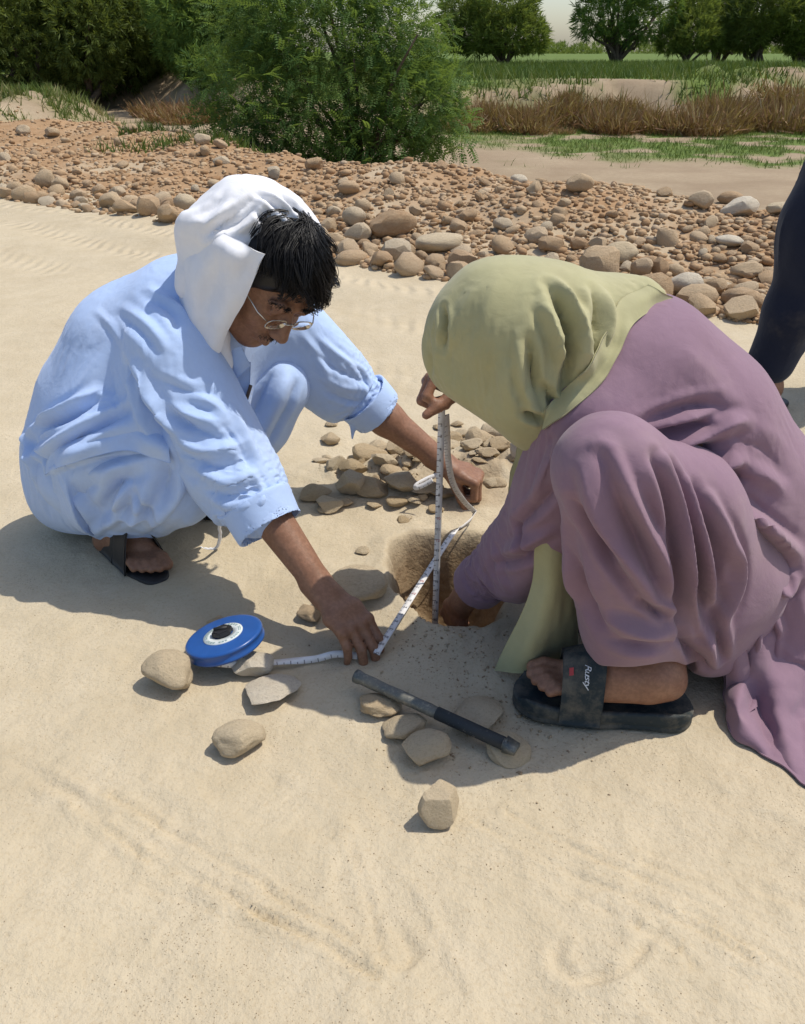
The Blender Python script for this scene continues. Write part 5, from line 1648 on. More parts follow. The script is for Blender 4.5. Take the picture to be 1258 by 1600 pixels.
text2('printed_name', 'Rusty', .085, .345, .50, .45, M_print, .85)
q_ = [_ob(a_, b_) for a_, b_ in ((.27, .74), (.33, .74), (.33, .84), (.27, .84))]
obj('printed_tag', mesh_np('printed_tag', np.array(q_), np.array([[0, 1, 2, 3]]), False), M_redp).parent = bpy.data.objects['band']

# ------------------------------------------------------------------ measuring tape, reel, bar and the hand-sized stones
t = NT('tape_white')
tu = t.node('ShaderNodeUVMap')
sep = t.node('ShaderNodeSeparateXYZ'); t.link(tu.outputs[0], sep.inputs[0])
# u runs in inches along the tape, v across it: fine ticks at the edge, longer ones at each inch
def tick(period, w):
    f = t.math('FRACT', t.math('DIVIDE', sep.outputs[0], period))
    return t.math('LESS_THAN', f, w)
edge = t.math('LESS_THAN', sep.outputs[1], 0.30)
edge2 = t.math('LESS_THAN', sep.outputs[1], 0.55)
m1 = t.math('MULTIPLY', tick(0.5, 0.16), edge)
m2 = t.math('MULTIPLY', tick(1.0, 0.09), edge2)
mk = t.math('MAXIMUM', m1, m2)
cc = t.mix(t.math('MULTIPLY', mk, 0.75), (0.74, 0.72, 0.70), (0.10, 0.08, 0.08))
cc = t.mix(t.ramp(t.noise(35, 4, 0.6, t.coord('Object')), [(0.45, 0.0), (0.7, 0.35)]), cc, (0.50, 0.42, 0.30))
M_tape = t.set(Base_Color=cc, Roughness=0.5)
M_dig = plain('tape_black_print', (0.03, 0.03, 0.035), 0.6, 0, 0.05)
M_digr = plain('tape_red_print', (0.45, 0.05, 0.05), 0.6, 0, 0.05)

def ribbon(name, P, W, m, parent, half=.0065, thick=.0009, n=160, u0=0.0):
    """flat band through the points P; W = direction across the band at each point"""
    P = np.array(P, float); W = np.array([nrm(w) for w in W])
    Q = catmull(np.concatenate([P, W], 1), n)
    P, W = Q[:, :3], Q[:, 3:]
    T = np.gradient(P, axis=0); T /= np.linalg.norm(T, axis=1)[:, None]
    W = W - (W * T).sum(1)[:, None] * T; W /= np.linalg.norm(W, axis=1)[:, None]
    N = np.cross(T, W)
    L = np.concatenate([[0], np.cumsum(np.linalg.norm(np.diff(P, axis=0), axis=1))]) / .0254 + u0
    cs = [(-half, thick / 2), (half, thick / 2), (half, -thick / 2), (-half, -thick / 2)]
    V = np.stack([P + W * a + N * b for a, b in cs], 1).reshape(-1, 3)
    F = grid_faces(n, 4, wrap_v=True)
    F = np.concatenate([F, [[0, 1, 2, 3], [(n - 1) * 4 + 3, (n - 1) * 4 + 2, (n - 1) * 4 + 1, (n - 1) * 4]]])
    me = mesh_np(name, V, F, False)
    uv = me.uv_layers.new(name='UVMap')
    vi = np.zeros(len(me.loops), np.int32); me.loops.foreach_get('vertex_index', vi)
    uu = np.stack([L[vi // 4], np.isin(vi % 4, (1, 2)).astype(float)], 1)
    uv.data.foreach_set('uv', uu.astype(np.float32).ravel())
    o = obj(name, me, m); inv_parent(o, parent)
    return P, W, N, L, o

def digits(P, W, N, L, o, start, stop, step=1, flip=1, first=1, red=12, size=.0085, side=1):
    for k in range(start, stop):
        u = L[0] + (k - start + first) * step
        if u > L[-1]: break
        i = int(np.searchsorted(L, u)); i = min(max(i, 1), len(P) - 1)
        T = nrm(P[i] - P[i - 1]) * flip; w = W[i]
        cu = bpy.data.curves.new('number', 'FONT'); cu.body = str(k); cu.size = 1.0; cu.align_x = 'CENTER'; cu.align_y = 'CENTER'
        tmp = bpy.data.objects.new('number', cu); col.objects.link(tmp)
        me = bpy.data.meshes.new_from_object(tmp.evaluated_get(bpy.context.evaluated_depsgraph_get()))
        bpy.data.objects.remove(tmp)
        nn = N[i] * side
        up = nrm(np.cross(nn, w))
        q = np.zeros(len(me.vertices) * 3); me.vertices.foreach_get('co', q); q = q.reshape(-1, 3)
        out = P[i] + nn * .0011 + w * .0015 * 0 + q[:, :1] * w * size + q[:, 1:2] * up * size
        me.vertices.foreach_set('co', out.astype(np.float32).ravel()); me.update()
        d = obj('number', me, M_digr if k % red == 0 or k == 10 else M_dig); d.parent = o

tape = empty('measuring_tape', tuple(pz(352, 1010)), 'long white measuring tape with a blue disc reel, stretched across and down the hole', 'measuring tape')
X1 = np.array([1.0, 0, 0])
# 1: hanging straight from the upright hand down into the hole
hz_ = J(690, 652, 1.425); btm = J(680, 966, 1.428); btm = btm + (btm - hz_) * .30
pts = [hz_ + [0, 0, .02], hz_, hz_ * .5 + btm * .5 + [.0, -.002, 0], btm]
A = ribbon('hanging_length', pts, [X1] * 4, M_tape, tape, n=120)
digits(*A, 1, 25, first=1, side=1 if A[2][60][1] < 0 else -1)
# 2: slack length from that hand down to the other man's fingers
pts = [J(697, 648, 1.435), J(699, 680, 1.45), J(700, 715, 1.50), J(708, 755, 1.57), J(724, 782, 1.65), J(742, 800, 1.70)]
B = ribbon('slack_length', pts, [X1 * .8 + [0, .3, 0], X1 * .7 + [0, .4, 0], X1 * .9, X1 * .8 + [0, .2, .3], nrm([.7, -.2, .5]), nrm([.6, -.2, .6])], M_tape, tape, n=120)
# 3: turned edge-on past the fingers, then taut across the hole to the near hand
pts = [J(742, 800, 1.70), J(736, 812, 1.675), J(722, 824, 1.635), J(706, 836, 1.60), J(655, 915, 1.41), J(600, 1002, 1.222), J(588, 1022, 1.19)]
C3 = ribbon('taut_length', pts, [nrm([.6, -.2, .6]), nrm([.2, 0, 1]), nrm([.3, 0, 1]), X1 * .95 + [0, .2, .1], X1 * .9 + [0, .35, 0], X1 * .9 + [0, .35, 0], X1 * .9 + [0, .35, 0]], M_tape, tape, n=160)
digits(*C3, 1, 24, first=3, side=1 if C3[2][100][2] > 0 else -1)
# 4: from that hand back to the reel, twisting
pts = [J(560, 1025, 1.20), J(525, 1022, 1.205), J(490, 1030, 1.20), J(440, 1034, 1.19), J(395, 1038, 1.175), J(350, 1038, 1.165), J(326, 1034, 1.17), J(312, 1022, 1.19)]
D4 = ribbon('length_to_reel', pts, [nrm([.1, .5, .8]), nrm([0, .6, .8]), nrm([0, .5, .9]), nrm([.1, 1, .15]), nrm([0, .7, .7]), nrm([0, .1, 1]), nrm([0, 0, 1]), nrm([-.2, 0, 1])], M_tape, tape, n=140)
# 5: loose end looping behind the wrist
pts = [J(684, 742, 1.80), J(668, 748, 1.79), J(652, 757, 1.775), J(650, 762, 1.77), J(662, 758, 1.765), J(676, 750, 1.76)]
ribbon('end_loop', pts, [nrm([.3, .4, .9])] * 6, M_tape, tape, half=.006, n=50)

# the reel: a tilted disc case with a white ring label and a black winding knob
RC_ = J(352, 1000, 1.215); UPR = cam_vec(-.22, .89, .36)
EX = nrm(np.cross(UPR, [0, 1, 0.2])); EY = np.cross(UPR, EX)
def lathe(profile, seg=64):
    rows = []
    a = np.linspace(0, 2 * np.pi, seg, endpoint=False)
    for r, h in profile:
        rows.append(RC_ + r * (np.cos(a)[:, None] * EX + np.sin(a)[:, None] * EY) + h * UPR)
    V = np.concatenate(rows); F = grid_faces(len(rows), seg, wrap_v=True)
    return V, F
M_case = plain('blue_plastic', (0.018, 0.085, 0.30), 0.32, 0, 0.10, 30, 0.05, 0.0004)
t = NT('label_ring')
uvc = t.coord('Object')
M_lab = plain('label_paper', (0.62, 0.66, 0.64), 0.6, 0, 0.06, 90)
M_labp = plain('label_print', (0.18, 0.30, 0.28), 0.6, 0, 0.05)
R0 = .0735
V_, F_ = lathe([(0.0, .013), (.020, .013), (R0 * .90, .0125), (R0 * .965, .0117), (R0 * .99, .0098), (R0, .0065), (R0 * .975, .005), (R0 * .975, -.005), (R0, -.0065), (R0 * .99, -.0098), (R0 * .95, -.0122), (0, -.0125)])
if vnormals(V_, F_)[64 * 5].dot(V_[64 * 5] - RC_) < 0: F_ = F_[:, ::-1]
reel = obj('reel_case', mesh_np('reel_case', V_, F_), M_case); inv_parent(reel, tape)
V_, F_ = lathe([(.0190, .0130), (.0190, .0142), (.0375, .0142), (.0375, .0128)])
lab = obj('label', mesh_np('label', V_, F_[:, ::-1], False), M_lab); lab.parent = reel
for k in range(34):       # rows of tiny print round the ring
    a = k / 34 * 2 * np.pi
    if k % 9 in (3, 8): continue
    for rr in (.0305, .0335):
        p = RC_ + rr * (math.cos(a) * EX + math.sin(a) * EY) + .0148 * UPR
        d = -math.sin(a) * EX + math.cos(a) * EY; e = math.cos(a) * EX + math.sin(a) * EY
        if k == 0 and rr == .0305: prt = []
        prt.append((np.array([p - d * .002 - e * .0007, p + d * .002 - e * .0007, p + d * .002 + e * .0007, p - d * .002 + e * .0007]), np.array([[0, 1, 2, 3]])))
V_, F_ = merge(prt)
o = obj('label_print', mesh_np('label_print', V_, F_, False), M_labp); o.parent = reel
# knob: hexagon boss with a flat folding crank
bm = bmesh.new()
bmesh.ops.create_cone(bm, cap_ends=True, segments=6, radius1=.0215, radius2=.0195, depth=.010)
bmesh.ops.bevel(bm, geom=bm.edges[:], offset=.0018, segments=2, affect='EDGES')
me = bpy.data.meshes.new('winding_knob'); bm.to_mesh(me); bm.free()
o = obj('winding_knob', me, M_black); o.parent = reel
Mx = Matrix([[EX[i], EY[i], UPR[i], (RC_ + UPR * .0195)[i]] for i in range(3)] + [[0, 0, 0, 1]])
o.matrix_basis = Mx
V_, F_ = tube([RC_ + UPR * .0250 - EX * .012, RC_ + UPR * .0255 + EX * .014], .0038, 10)
o = obj('crank', mesh_np('crank', V_, F_), M_black); o.parent = reel
# the mouth where the tape leaves the case
bm = bmesh.new(); bmesh.ops.create_cube(bm, size=1.0)
bmesh.ops.bevel(bm, geom=bm.edges[:], offset=.08, segments=2, affect='EDGES')
me = bpy.data.meshes.new('tape_mouth'); bm.to_mesh(me); bm.free()
o = obj('tape_mouth', me, M_case); o.parent = reel
mp = J(318, 1026, 1.185)
o.matrix_basis = Matrix.Translation(mp) @ Matrix.Rotation(.35, 4, 'Z') @ Matrix.Diagonal((.022, .014, .024, 1))

# steel bar on the stones
t = NT('worn_steel')
co = t.coord('Object')
rst = t.ramp(t.noise(26, 5, 0.7, co), [(0.40, 0.0), (0.66, 0.8)])
cc = t.mix(rst, (0.095, 0.105, 0.10), (0.23, 0.21, 0.165))
cc = t.mix(t.ramp(t.noise(150, 3, 0.7, co), [(0.5, 0.0), (0.72, 0.6)]), cc, (0.32, 0.29, 0.23))
M_bar = t.set(Base_Color=cc, Roughness=t.ramp(rst, [(0.0, 0.42), (1.0, 0.8)]), Metallic=0.35, Normal=t.bump(t.noise(90, 4, 0.7, co), 0.4, 0.002))
b0, b1 = pz(556, 1056, .040), pz(792, 1164, .028)
bar = empty('steel_bar', tuple((b0 + b1) / 2 * [1, 1, 0]), 'dark grey steel bar with a chisel tip lying across small stones', 'bar')
u = np.linspace(0, 1, 40)
Pb = b0 + (b1 - b0) * u[:, None]
Rb = np.where(u < .05, .0125, np.where(u < .14, .0106, .0102)) + .0006 * vnoise2(u * 14, u * 0, 5)
V_, F_ = tube(Pb, Rb, 16)
o = obj('shaft', mesh_np('shaft', V_, F_), M_bar); inv_parent(o, bar)
dirb = nrm(b1 - b0)
sidev = nrm(np.cross(dirb, [0, 0, 1])); upv = np.cross(sidev, dirb)
def blade(c, l, w0, h0, w1, h1):
    q = []
    for s_, w, h in ((0, w0, h0), (l, w1, h1)):
        for a, b in ((-w, -h), (w, -h), (w, h), (-w, h)): q.append(c + dirb * s_ + sidev * a + upv * b)
    return np.array(q), np.array([[3, 2, 1, 0], [4, 5, 6, 7], [0, 1, 5, 4], [1, 2, 6, 5], [2, 3, 7, 6], [3, 0, 4, 7]])
V_, F_ = blade(b1 - dirb * .004, .022, .0105, .0100, .0115, .0040)
o = obj('chisel_tip', mesh_np('chisel_tip', V_, F_, False), M_bar); inv_parent(o, bar)
V_, F_ = tube([b0 + (b1 - b0) * .56, b0 + (b1 - b0) * .98], .0112, 16)
t = NT('black_sleeve'); co = t.coord('Object')
M_sleeve = t.set(Base_Color=t.mix(t.ramp(t.noise(200, 3, 0.7, co), [(0.62, 0.0), (0.75, 0.8)]), (0.022, 0.027, 0.030), (0.25, 0.23, 0.19)), Roughness=0.7)
o = obj('rubber_sleeve', mesh_np('rubber_sleeve', V_, F_), M_sleeve); inv_parent(o, bar)
# ------------------------------------------------------------------ the bystander in navy at the right edge
by = empty('person', (1.17, 2.46, 0), 'bystander in dark navy clothes standing half out of the picture at the right edge', 'person')
hipN = np.array([1.36, 2.52, .86]); chN = np.array([1.44, 2.52, 1.28]); nkN = np.array([1.44, 2.52, 1.42]); hdN = np.array([1.42, 2.52, 1.56])
legs = [([1.30, 2.47, .84], [1.20, 2.45, .46], [1.155, 2.47, .09], [1.205, 2.48, .02], [.99, 2.44, .02]),
        ([1.47, 2.57, .84], [1.54, 2.60, .46], [1.62, 2.62, .09], [1.69, 2.63, .02], [1.47, 2.58, .02])]
arms = [(np.array([1.40, 2.34, 1.36]), np.array([1.44, 2.27, 1.10]), np.array([1.36, 2.28, .88])), (np.array([1.46, 2.70, 1.36]), np.array([1.52, 2.77, 1.10]), np.array([1.46, 2.76, .86]))]
v = Vol((0.95, 2.12, 0), (1.80, 2.92, 1.72), .0045)
v.chain([hipN, hipN * .5 + chN * .5, chN], [.10, .095, .10], .05, side=(0, 1, 0), m=1.3)
v.chain([chN, nkN, hdN], [.07, .052, .05], .03)
head(v, hdN, (-1, 0, -.35), (0, 0, 1))
for h_, k_, a_, he, to in legs:
    v.chain([h_, k_, np.array(k_) * .6 + np.array(a_) * .4, a_], [.085, .052, .05, .036], .03)
    foot(v, np.array(he), np.array(to), np.array(a_), big=1 if h_[1] > 2.5 else -1)
for S, E, W in arms:
    v.chain([S, E, W], [.05, .038, .026], .02)
    hand(v, W, (-.25, 0, -1), (0, -1 if S[1] < 2.5 else 1, 0), thumb_side=1 if S[1] < 2.5 else -1, curl=((.25, .3, .2),) * 4)
sculpt('body', v, M_skin2, by, keep=.25)
v = Vol((0.95, 2.12, 0), (1.82, 2.92, 1.5), .0055)
for h_, k_, a_, he, to in legs:
    v.chain([h_, np.array(k_) + [0, 0, .12], k_, np.array(a_) + [.0, 0, .06]], [.115, .105, .092, .074], .04, n=7)
    v.plane(np.array(a_) + [0, 0, -.02], (0, 0, -1), .004, lo=np.array(a_) - [.15, .15, .2], hi=np.array(a_) + [.15, .15, .1])
sculpt('loose_trousers', v, M_navy, by, noise=[(.006, .12, 3, (1, 1, .4))], crumple=[(.005, .06, (0, 0, 1), 4, 3)])
v = Vol((0.95, 2.12, 0.3), (1.78, 2.95, 1.5), .0055)
v.chain([np.array([1.40, 2.53, .56]), hipN, chN], [.145, .13, .115], .05, side=(0, 1, 0), m=1.35)
v.plane((0, 0, .52), (0, 0, -1), .004)
v.chain([chN, nkN - [0, 0, .03]], [.10, .065], .04)
for S, E, W in arms:
    v.chain([chN * .4 + S * .6, S, E, W + [0, 0, .04]], [.07, .07, .06, .052], .03)
    v.plane(W + [0, 0, .02], (0, 0, -1), .003, lo=W - .1, hi=W + .1)
sculpt('long_tunic', v, M_navy, by, noise=[(.005, .12, 3, (1, 1, .4))], crumple=[(.005, .07, (0, 0, 1), 4, 5)])
hv = Vol(hdN - .14, hdN + .16, .005)
hv.ell(hdN + [.018, 0, .045], [.105, .085, .085], None)
hv.plane(hdN + [-.06, 0, .03], (-.8, 0, -.6), .01)
sculpt('hair', hv, M_hair, by, noise=[(.004, .015, 3, (1, 1, 1))])
for h_, k_, a_, he, to in legs:
    he = np.array(he); to = np.array(to); y_ = nrm(to - he); x_ = np.cross(y_, [0, 0, 1.0]); L_ = np.linalg.norm(to - he)
    v = Vol(np.minimum(he, to) - [.08, .08, .03], np.maximum(he, to) + [.08, .08, .10], .004)
    for b in np.linspace(0, 1, 9):
        v.cyl(he + y_ * L_ * b + [0, 0, -.016], he + y_ * L_ * b, .040 + .008 * b, .040 + .008 * b, .01)
    sculpt('sandal', v, M_black, by)
    rows = [[he + x_ * math.sin(q) * .05 + y_ * L_ * b + np.array([0, 0, .005 + .07 * max(0, math.cos(q)) ** .7]) for b in (.48, .62, .78)] for q in np.linspace(-1.57, 1.57, 11)]
    patch('sandal_strap', rows, 24, 8, M_black, by, .004)
# ------------------------------------------------------------------ let the clothes fall, then add hems
CL = run_drapes(9)
KV, KF, _g = CL[('long_tunic', man.name)]
# hem of the tunic lying over the thigh
patch('tunic_hem', lay_on(KV, KF, [[(78, 705), (110, 690), (150, 678), (200, 668), (240, 672), (262, 680)], [(74, 724), (108, 708), (150, 694), (200, 686), (240, 694), (264, 702)], [(70, 742), (105, 726), (150, 712), (200, 704), (240, 716), (266, 724)]], (-.006, .010, .018)),
      26, 70, M_blue, man, .0025, [(.003, .04, 71, (1, 1, 1))])
PV, PF, _g = CL[('long_tunic', per.name)]
SV, SF, _g = CL[('head_cloth', per.name)]
BV, BF = merge([(PV, PF), (SV, SF)])
patch('head_cloth_hem', lay_on(BV, BF, [[(1012, 446), (968, 470), (948, 520), (918, 572), (878, 612), (850, 640)], [(1032, 456), (978, 488), (960, 535), (930, 585), (884, 630), (852, 656)], [(1050, 464), (992, 504), (968, 552), (938, 600), (888, 644), (850, 672)]], (.002, .007, .005)),
      24, 80, M_olive, per, .0025, [(.004, .03, 81, (1, 1, 1))])
# ------------------------------------------------------------------ stones
def ico(sub):
    bm = bmesh.new(); bmesh.ops.create_icosphere(bm, subdivisions=sub, radius=1.0)
    V = np.array([v.co[:] for v in bm.verts]); F = np.array([[v.index for v in f.verts] for f in bm.faces]); bm.free()
    return V, F
ICO = {k: ico(k) for k in (1, 2, 3, 4)}

def rock_shape(rng, sub, angular):
    V, F = ICO[sub]; V = V.copy()
    if angular > 0:
        for _ in range(rng.integers(7, 12)):
            n = nrm(rng.normal(0, 1, 3)); d = rng.uniform(.50, .82) if angular > .5 else rng.uniform(.70, .95)
            p = V @ n
            ov = np.maximum(p - d, 0)
            V -= np.outer(ov * min(1.0, .55 + angular * .45), n)
    sd = int(rng.integers(1e6))
    n1 = vnoise(V[:, 0] * 1.3, V[:, 1] * 1.3, V[:, 2] * 1.3, sd)
    n2 = vnoise(V[:, 0] * 3.2, V[:, 1] * 3.2, V[:, 2] * 3.2, sd + 1)
    V = V * (1 + (.16 if angular < .5 else .07) * n1 + .04 * n2 * (1 if sub > 1 else .3))[:, None]
    if sub >= 4:
        n3 = vnoise(V[:, 0] * 9, V[:, 1] * 9, V[:, 2] * 9, sd + 2); V = V * (1 + .018 * n3)[:, None]
    V -= (V.max(0) + V.min(0)) / 2
    V /= (V.max(0) - V.min(0)) / 2
    return V, F

def rock_mat(name, stops, bumpd=.004, scale=1.0):
    t = NT(name)
    co = t.coord('Object')
    oi = t.node('ShaderNodeObjectInfo')
    rnd = t.ramp(oi.outputs['Random'], stops)
    add = t.node('ShaderNodeVectorMath', operation='ADD'); t.link(co, add.inputs[0]); t.link(oi.outputs['Random'], add.inputs[1])
    co = add.outputs[0]
    n1 = t.ramp(t.noise(2.2 * scale, 5, 0.65, co), [(0.3, 0.0), (0.7, 1.0)])
    c = t.mix(t.math('MULTIPLY', n1, 0.35), rnd, (0.55, 0.44, 0.30))
    c = t.mix(t.ramp(t.noise(9 * scale, 5, 0.7, co), [(0.35, 0.28), (0.50, 0.0)]), c, (0.25, 0.165, 0.10))
    c = t.mix(t.ramp(t.noise(30 * scale, 3, 0.7, co), [(0.55, 0.0), (0.75, 0.35)]), c, (0.60, 0.52, 0.41))
    b = t.bump(t.noise(5 * scale, 5, 0.7, co), 0.45, bumpd * 2.5)
    b = t.bump(t.noise(26 * scale, 4, 0.7, co), 0.45, bumpd, b)
    return t.set(Base_Color=c, Roughness=0.9, Normal=b, Specular_IOR_Level=0.2)
M_rock = rock_mat('river_stone', [(0.0, (0.36, 0.22, 0.115)), (0.22, (0.46, 0.315, 0.18)), (0.5, (0.52, 0.39, 0.245)), (0.72, (0.42, 0.27, 0.15)), (0.88, (0.54, 0.43, 0.29)), (1.0, (0.48, 0.40, 0.29))], .02)
M_pale = rock_mat('pale_stone', [(0.0, (0.55, 0.44, 0.285)), (0.5, (0.60, 0.49, 0.33)), (1.0, (0.57, 0.455, 0.29))], .02)
M_white_rock = rock_mat('chalky_stone', [(0.0, (0.64, 0.56, 0.43)), (1.0, (0.68, 0.61, 0.49))], .02)
M_clod = rock_mat('earth_clod', [(0.0, (0.46, 0.34, 0.19)), (0.5, (0.53, 0.40, 0.24)), (1.0, (0.57, 0.45, 0.29))], .02)

rr = np.random.default_rng(11)
def rock_meshes(n, sub, ang):
    out = []
    for i in range(n):
        V, F = rock_shape(rr, sub, ang[i % len(ang)])
        me = mesh_np('stone', V, F)
        if ang[i % len(ang)] > .25: me.set_sharp_from_angle(angle=math.radians(24 if sub > 2 else 34))
        out.append(me)
    return out

def place_rock(name, me, m, c, size, rz, tilt, sink):
    """size = half extents; stands on the ground at c, sunk by a share of its height"""
    if not me.materials: me.materials.append(m)
    o = bpy.data.objects.new(name, me); col.objects.link(o)
    R = Matrix.Rotation(rz, 4, 'Z') @ Matrix.Rotation(tilt[0], 4, 'X') @ Matrix.Rotation(tilt[1], 4, 'Y')
    o.matrix_basis = Matrix.Translation((c[0], c[1], c[2] + size[2] * (1 - sink))) @ R @ Matrix.Diagonal((*size, 1))
    return o

# stones by the hole, read off the photograph: pixel box centre, width, height of each
HERO = [
    (268, 1052, 72, 70, 'pale', 0, 'rounded tan stone left of the blue reel', .7),
    (375, 1148, 74, 66, 'pale', 0, 'rounded tan stone with a knob, nearest below the reel', .7),
    (397, 1036, 58, 46, 'white', 1, 'small pale angular stone propping the blue reel', .75),
    (430, 1072, 78, 52, 'white', 1, 'flat-topped pale stone just right of the propped reel', .7),
    (595, 1098, 60, 44, 'clod', 0, 'brown stone half under the steel bar near the fingers', .6),
    (631, 1128, 66, 44, 'pale', 0, 'small oblong tan stone leaning against the steel bar', .7),
    (668, 1160, 68, 70, 'pale', 1, 'flat broken slab under the middle of the steel bar', .3),
    (686, 1256, 64, 70, 'pale', 1, 'lone angular stone lying lowest on the open sand', .7),
    (746, 1110, 82, 42, 'pale', 1, 'grey flat stone behind the tip of the steel bar', .5),
    (795, 1166, 66, 40, 'pale', 0, 'low buried stone at the chisel end of the bar', .25),
    (562, 916, 82, 62, 'pale', 0, 'large rounded stone in shade left of the hole', .55),
    (484, 955, 34, 30, 'rock', 0, 'small dark pebble beside the forearm', .7),
    (340, 972, 30, 24, 'clod', 1, 'small stone peeping out behind the blue reel', .8),
    (567, 868, 20, 13, 'pale', 0, 'small pale pebble on the sand above the shaded stone', .6),
    (812, 738, 36, 46, 'white', 0, 'smooth pale stone beside the olive cloth edge', .8),
    (516, 687, 32, 24, 'clod', 1, 'single clod left of the rubble below the cuff', .7),
    (518, 662, 18, 12, 'clod', 1, 'tiny clod close under the sleeve cuff', .7),
    (517, 791, 38, 30, 'pale', 1, 'grey-tan stone at the lower left end of the rubble', .7),
    (548, 766, 40, 44, 'pale', 1, 'upright pitted stone in the rubble pile', .9),
]
hero_lo = rock_meshes(9, 3, (.95, .8, 1.0))
hero_hi = {0: rock_meshes(7, 4, (.25, .4, .3)), 1: rock_meshes(9, 4, (.95, .8, 1.0))}
cnt = {0: 0, 1: 0}
PAL = {'pale': M_pale, 'white': M_white_rock, 'clod': M_clod, 'rock': M_rock}
hero_used = set()
def add_hero(px, py, w, h, mt, ang, label, flat, group=None):
    c = pz(px, py + h * .28)
    c[2] = hz(c[0], c[1])
    Zd = (c[1] * math.cos(PITCH) + (CAM_H - c[2]) * math.sin(PITCH))
    s = Zd / FPX
    half = w * s / 2 * 1.1
    # visible height = top seen at an angle plus front
    dep = math.atan2(CAM_H, c[1])
    hv = h * s / 2
    hz_half = max(.32 * half, (hv - .55 * half * math.sin(dep)) / max(.35, math.cos(dep)))
    hz_half = min(hz_half, half * (.95 if flat > .5 else .4 + flat * .6))
    me = (hero_lo[cnt[ang] % 9] if group else hero_hi[ang][cnt[ang] % len(hero_hi[ang])]).copy(); cnt[ang] += 1
    me.materials.append(PAL[mt])
    o = place_rock('stone', me, None, c, (half, half * rr.uniform(.72, .9), hz_half), rr.uniform(-.5, .5), (rr.uniform(-.25, .25), rr.uniform(-.25, .25)), .12)
    return tag(o, label, 'stone', group)
for h_ in HERO: add_hero(*h_)
# the rest of the dug-out rubble
RUB = [(494, 774, 38, 24), (525, 741, 24, 22), (555, 748, 34, 26), (578, 722, 42, 30), (580, 770, 42, 28), (604, 742, 34, 28), (612, 757, 26, 18), (630, 714, 38, 32), (655, 730, 42, 32),
       (632, 768, 44, 34), (600, 715, 24, 16), (594, 700, 30, 18), (560, 730, 20, 14), (665, 775, 40, 22), (690, 780, 34, 20), (660, 700, 22, 14), (705, 692, 26, 18), (722, 682, 18, 12), (742, 679, 18, 14), (730, 700, 22, 16),
       (748, 716, 34, 24), (772, 702, 34, 34), (790, 695, 26, 20), (762, 690, 18, 14), (800, 690, 24, 12), (735, 730, 26, 20), (780, 725, 28, 20), (715, 665, 16, 10), (690, 668, 20, 12), (640, 745, 22, 16), (620, 790, 26, 14), (540, 790, 18, 12), (585, 795, 18, 10), (700, 712, 30, 20), (758, 748, 26, 18), (778, 770, 20, 14), (720, 775, 20, 12), (650, 790, 22, 12)]
for _ in range(34):
    RUB.append((rr.normal(640, 75), rr.normal(752, 26), rr.uniform(10, 24), rr.uniform(8, 16)))
for _ in range(22):
    RUB.append((rr.normal(765, 30), rr.normal(712, 22), rr.uniform(10, 24), rr.uniform(8, 18)))
for i, (px, py, w, h) in enumerate(RUB):
    k_ = 1.25 if i < 38 else 1.0
    o = add_hero(px, py, w * k_, h * k_, ('clod', 'pale', 'clod', 'clod')[i % 4], 1, 'broken brown clod in the rubble heaped beyond the hole', .8, 'clods heaped beyond the hole')

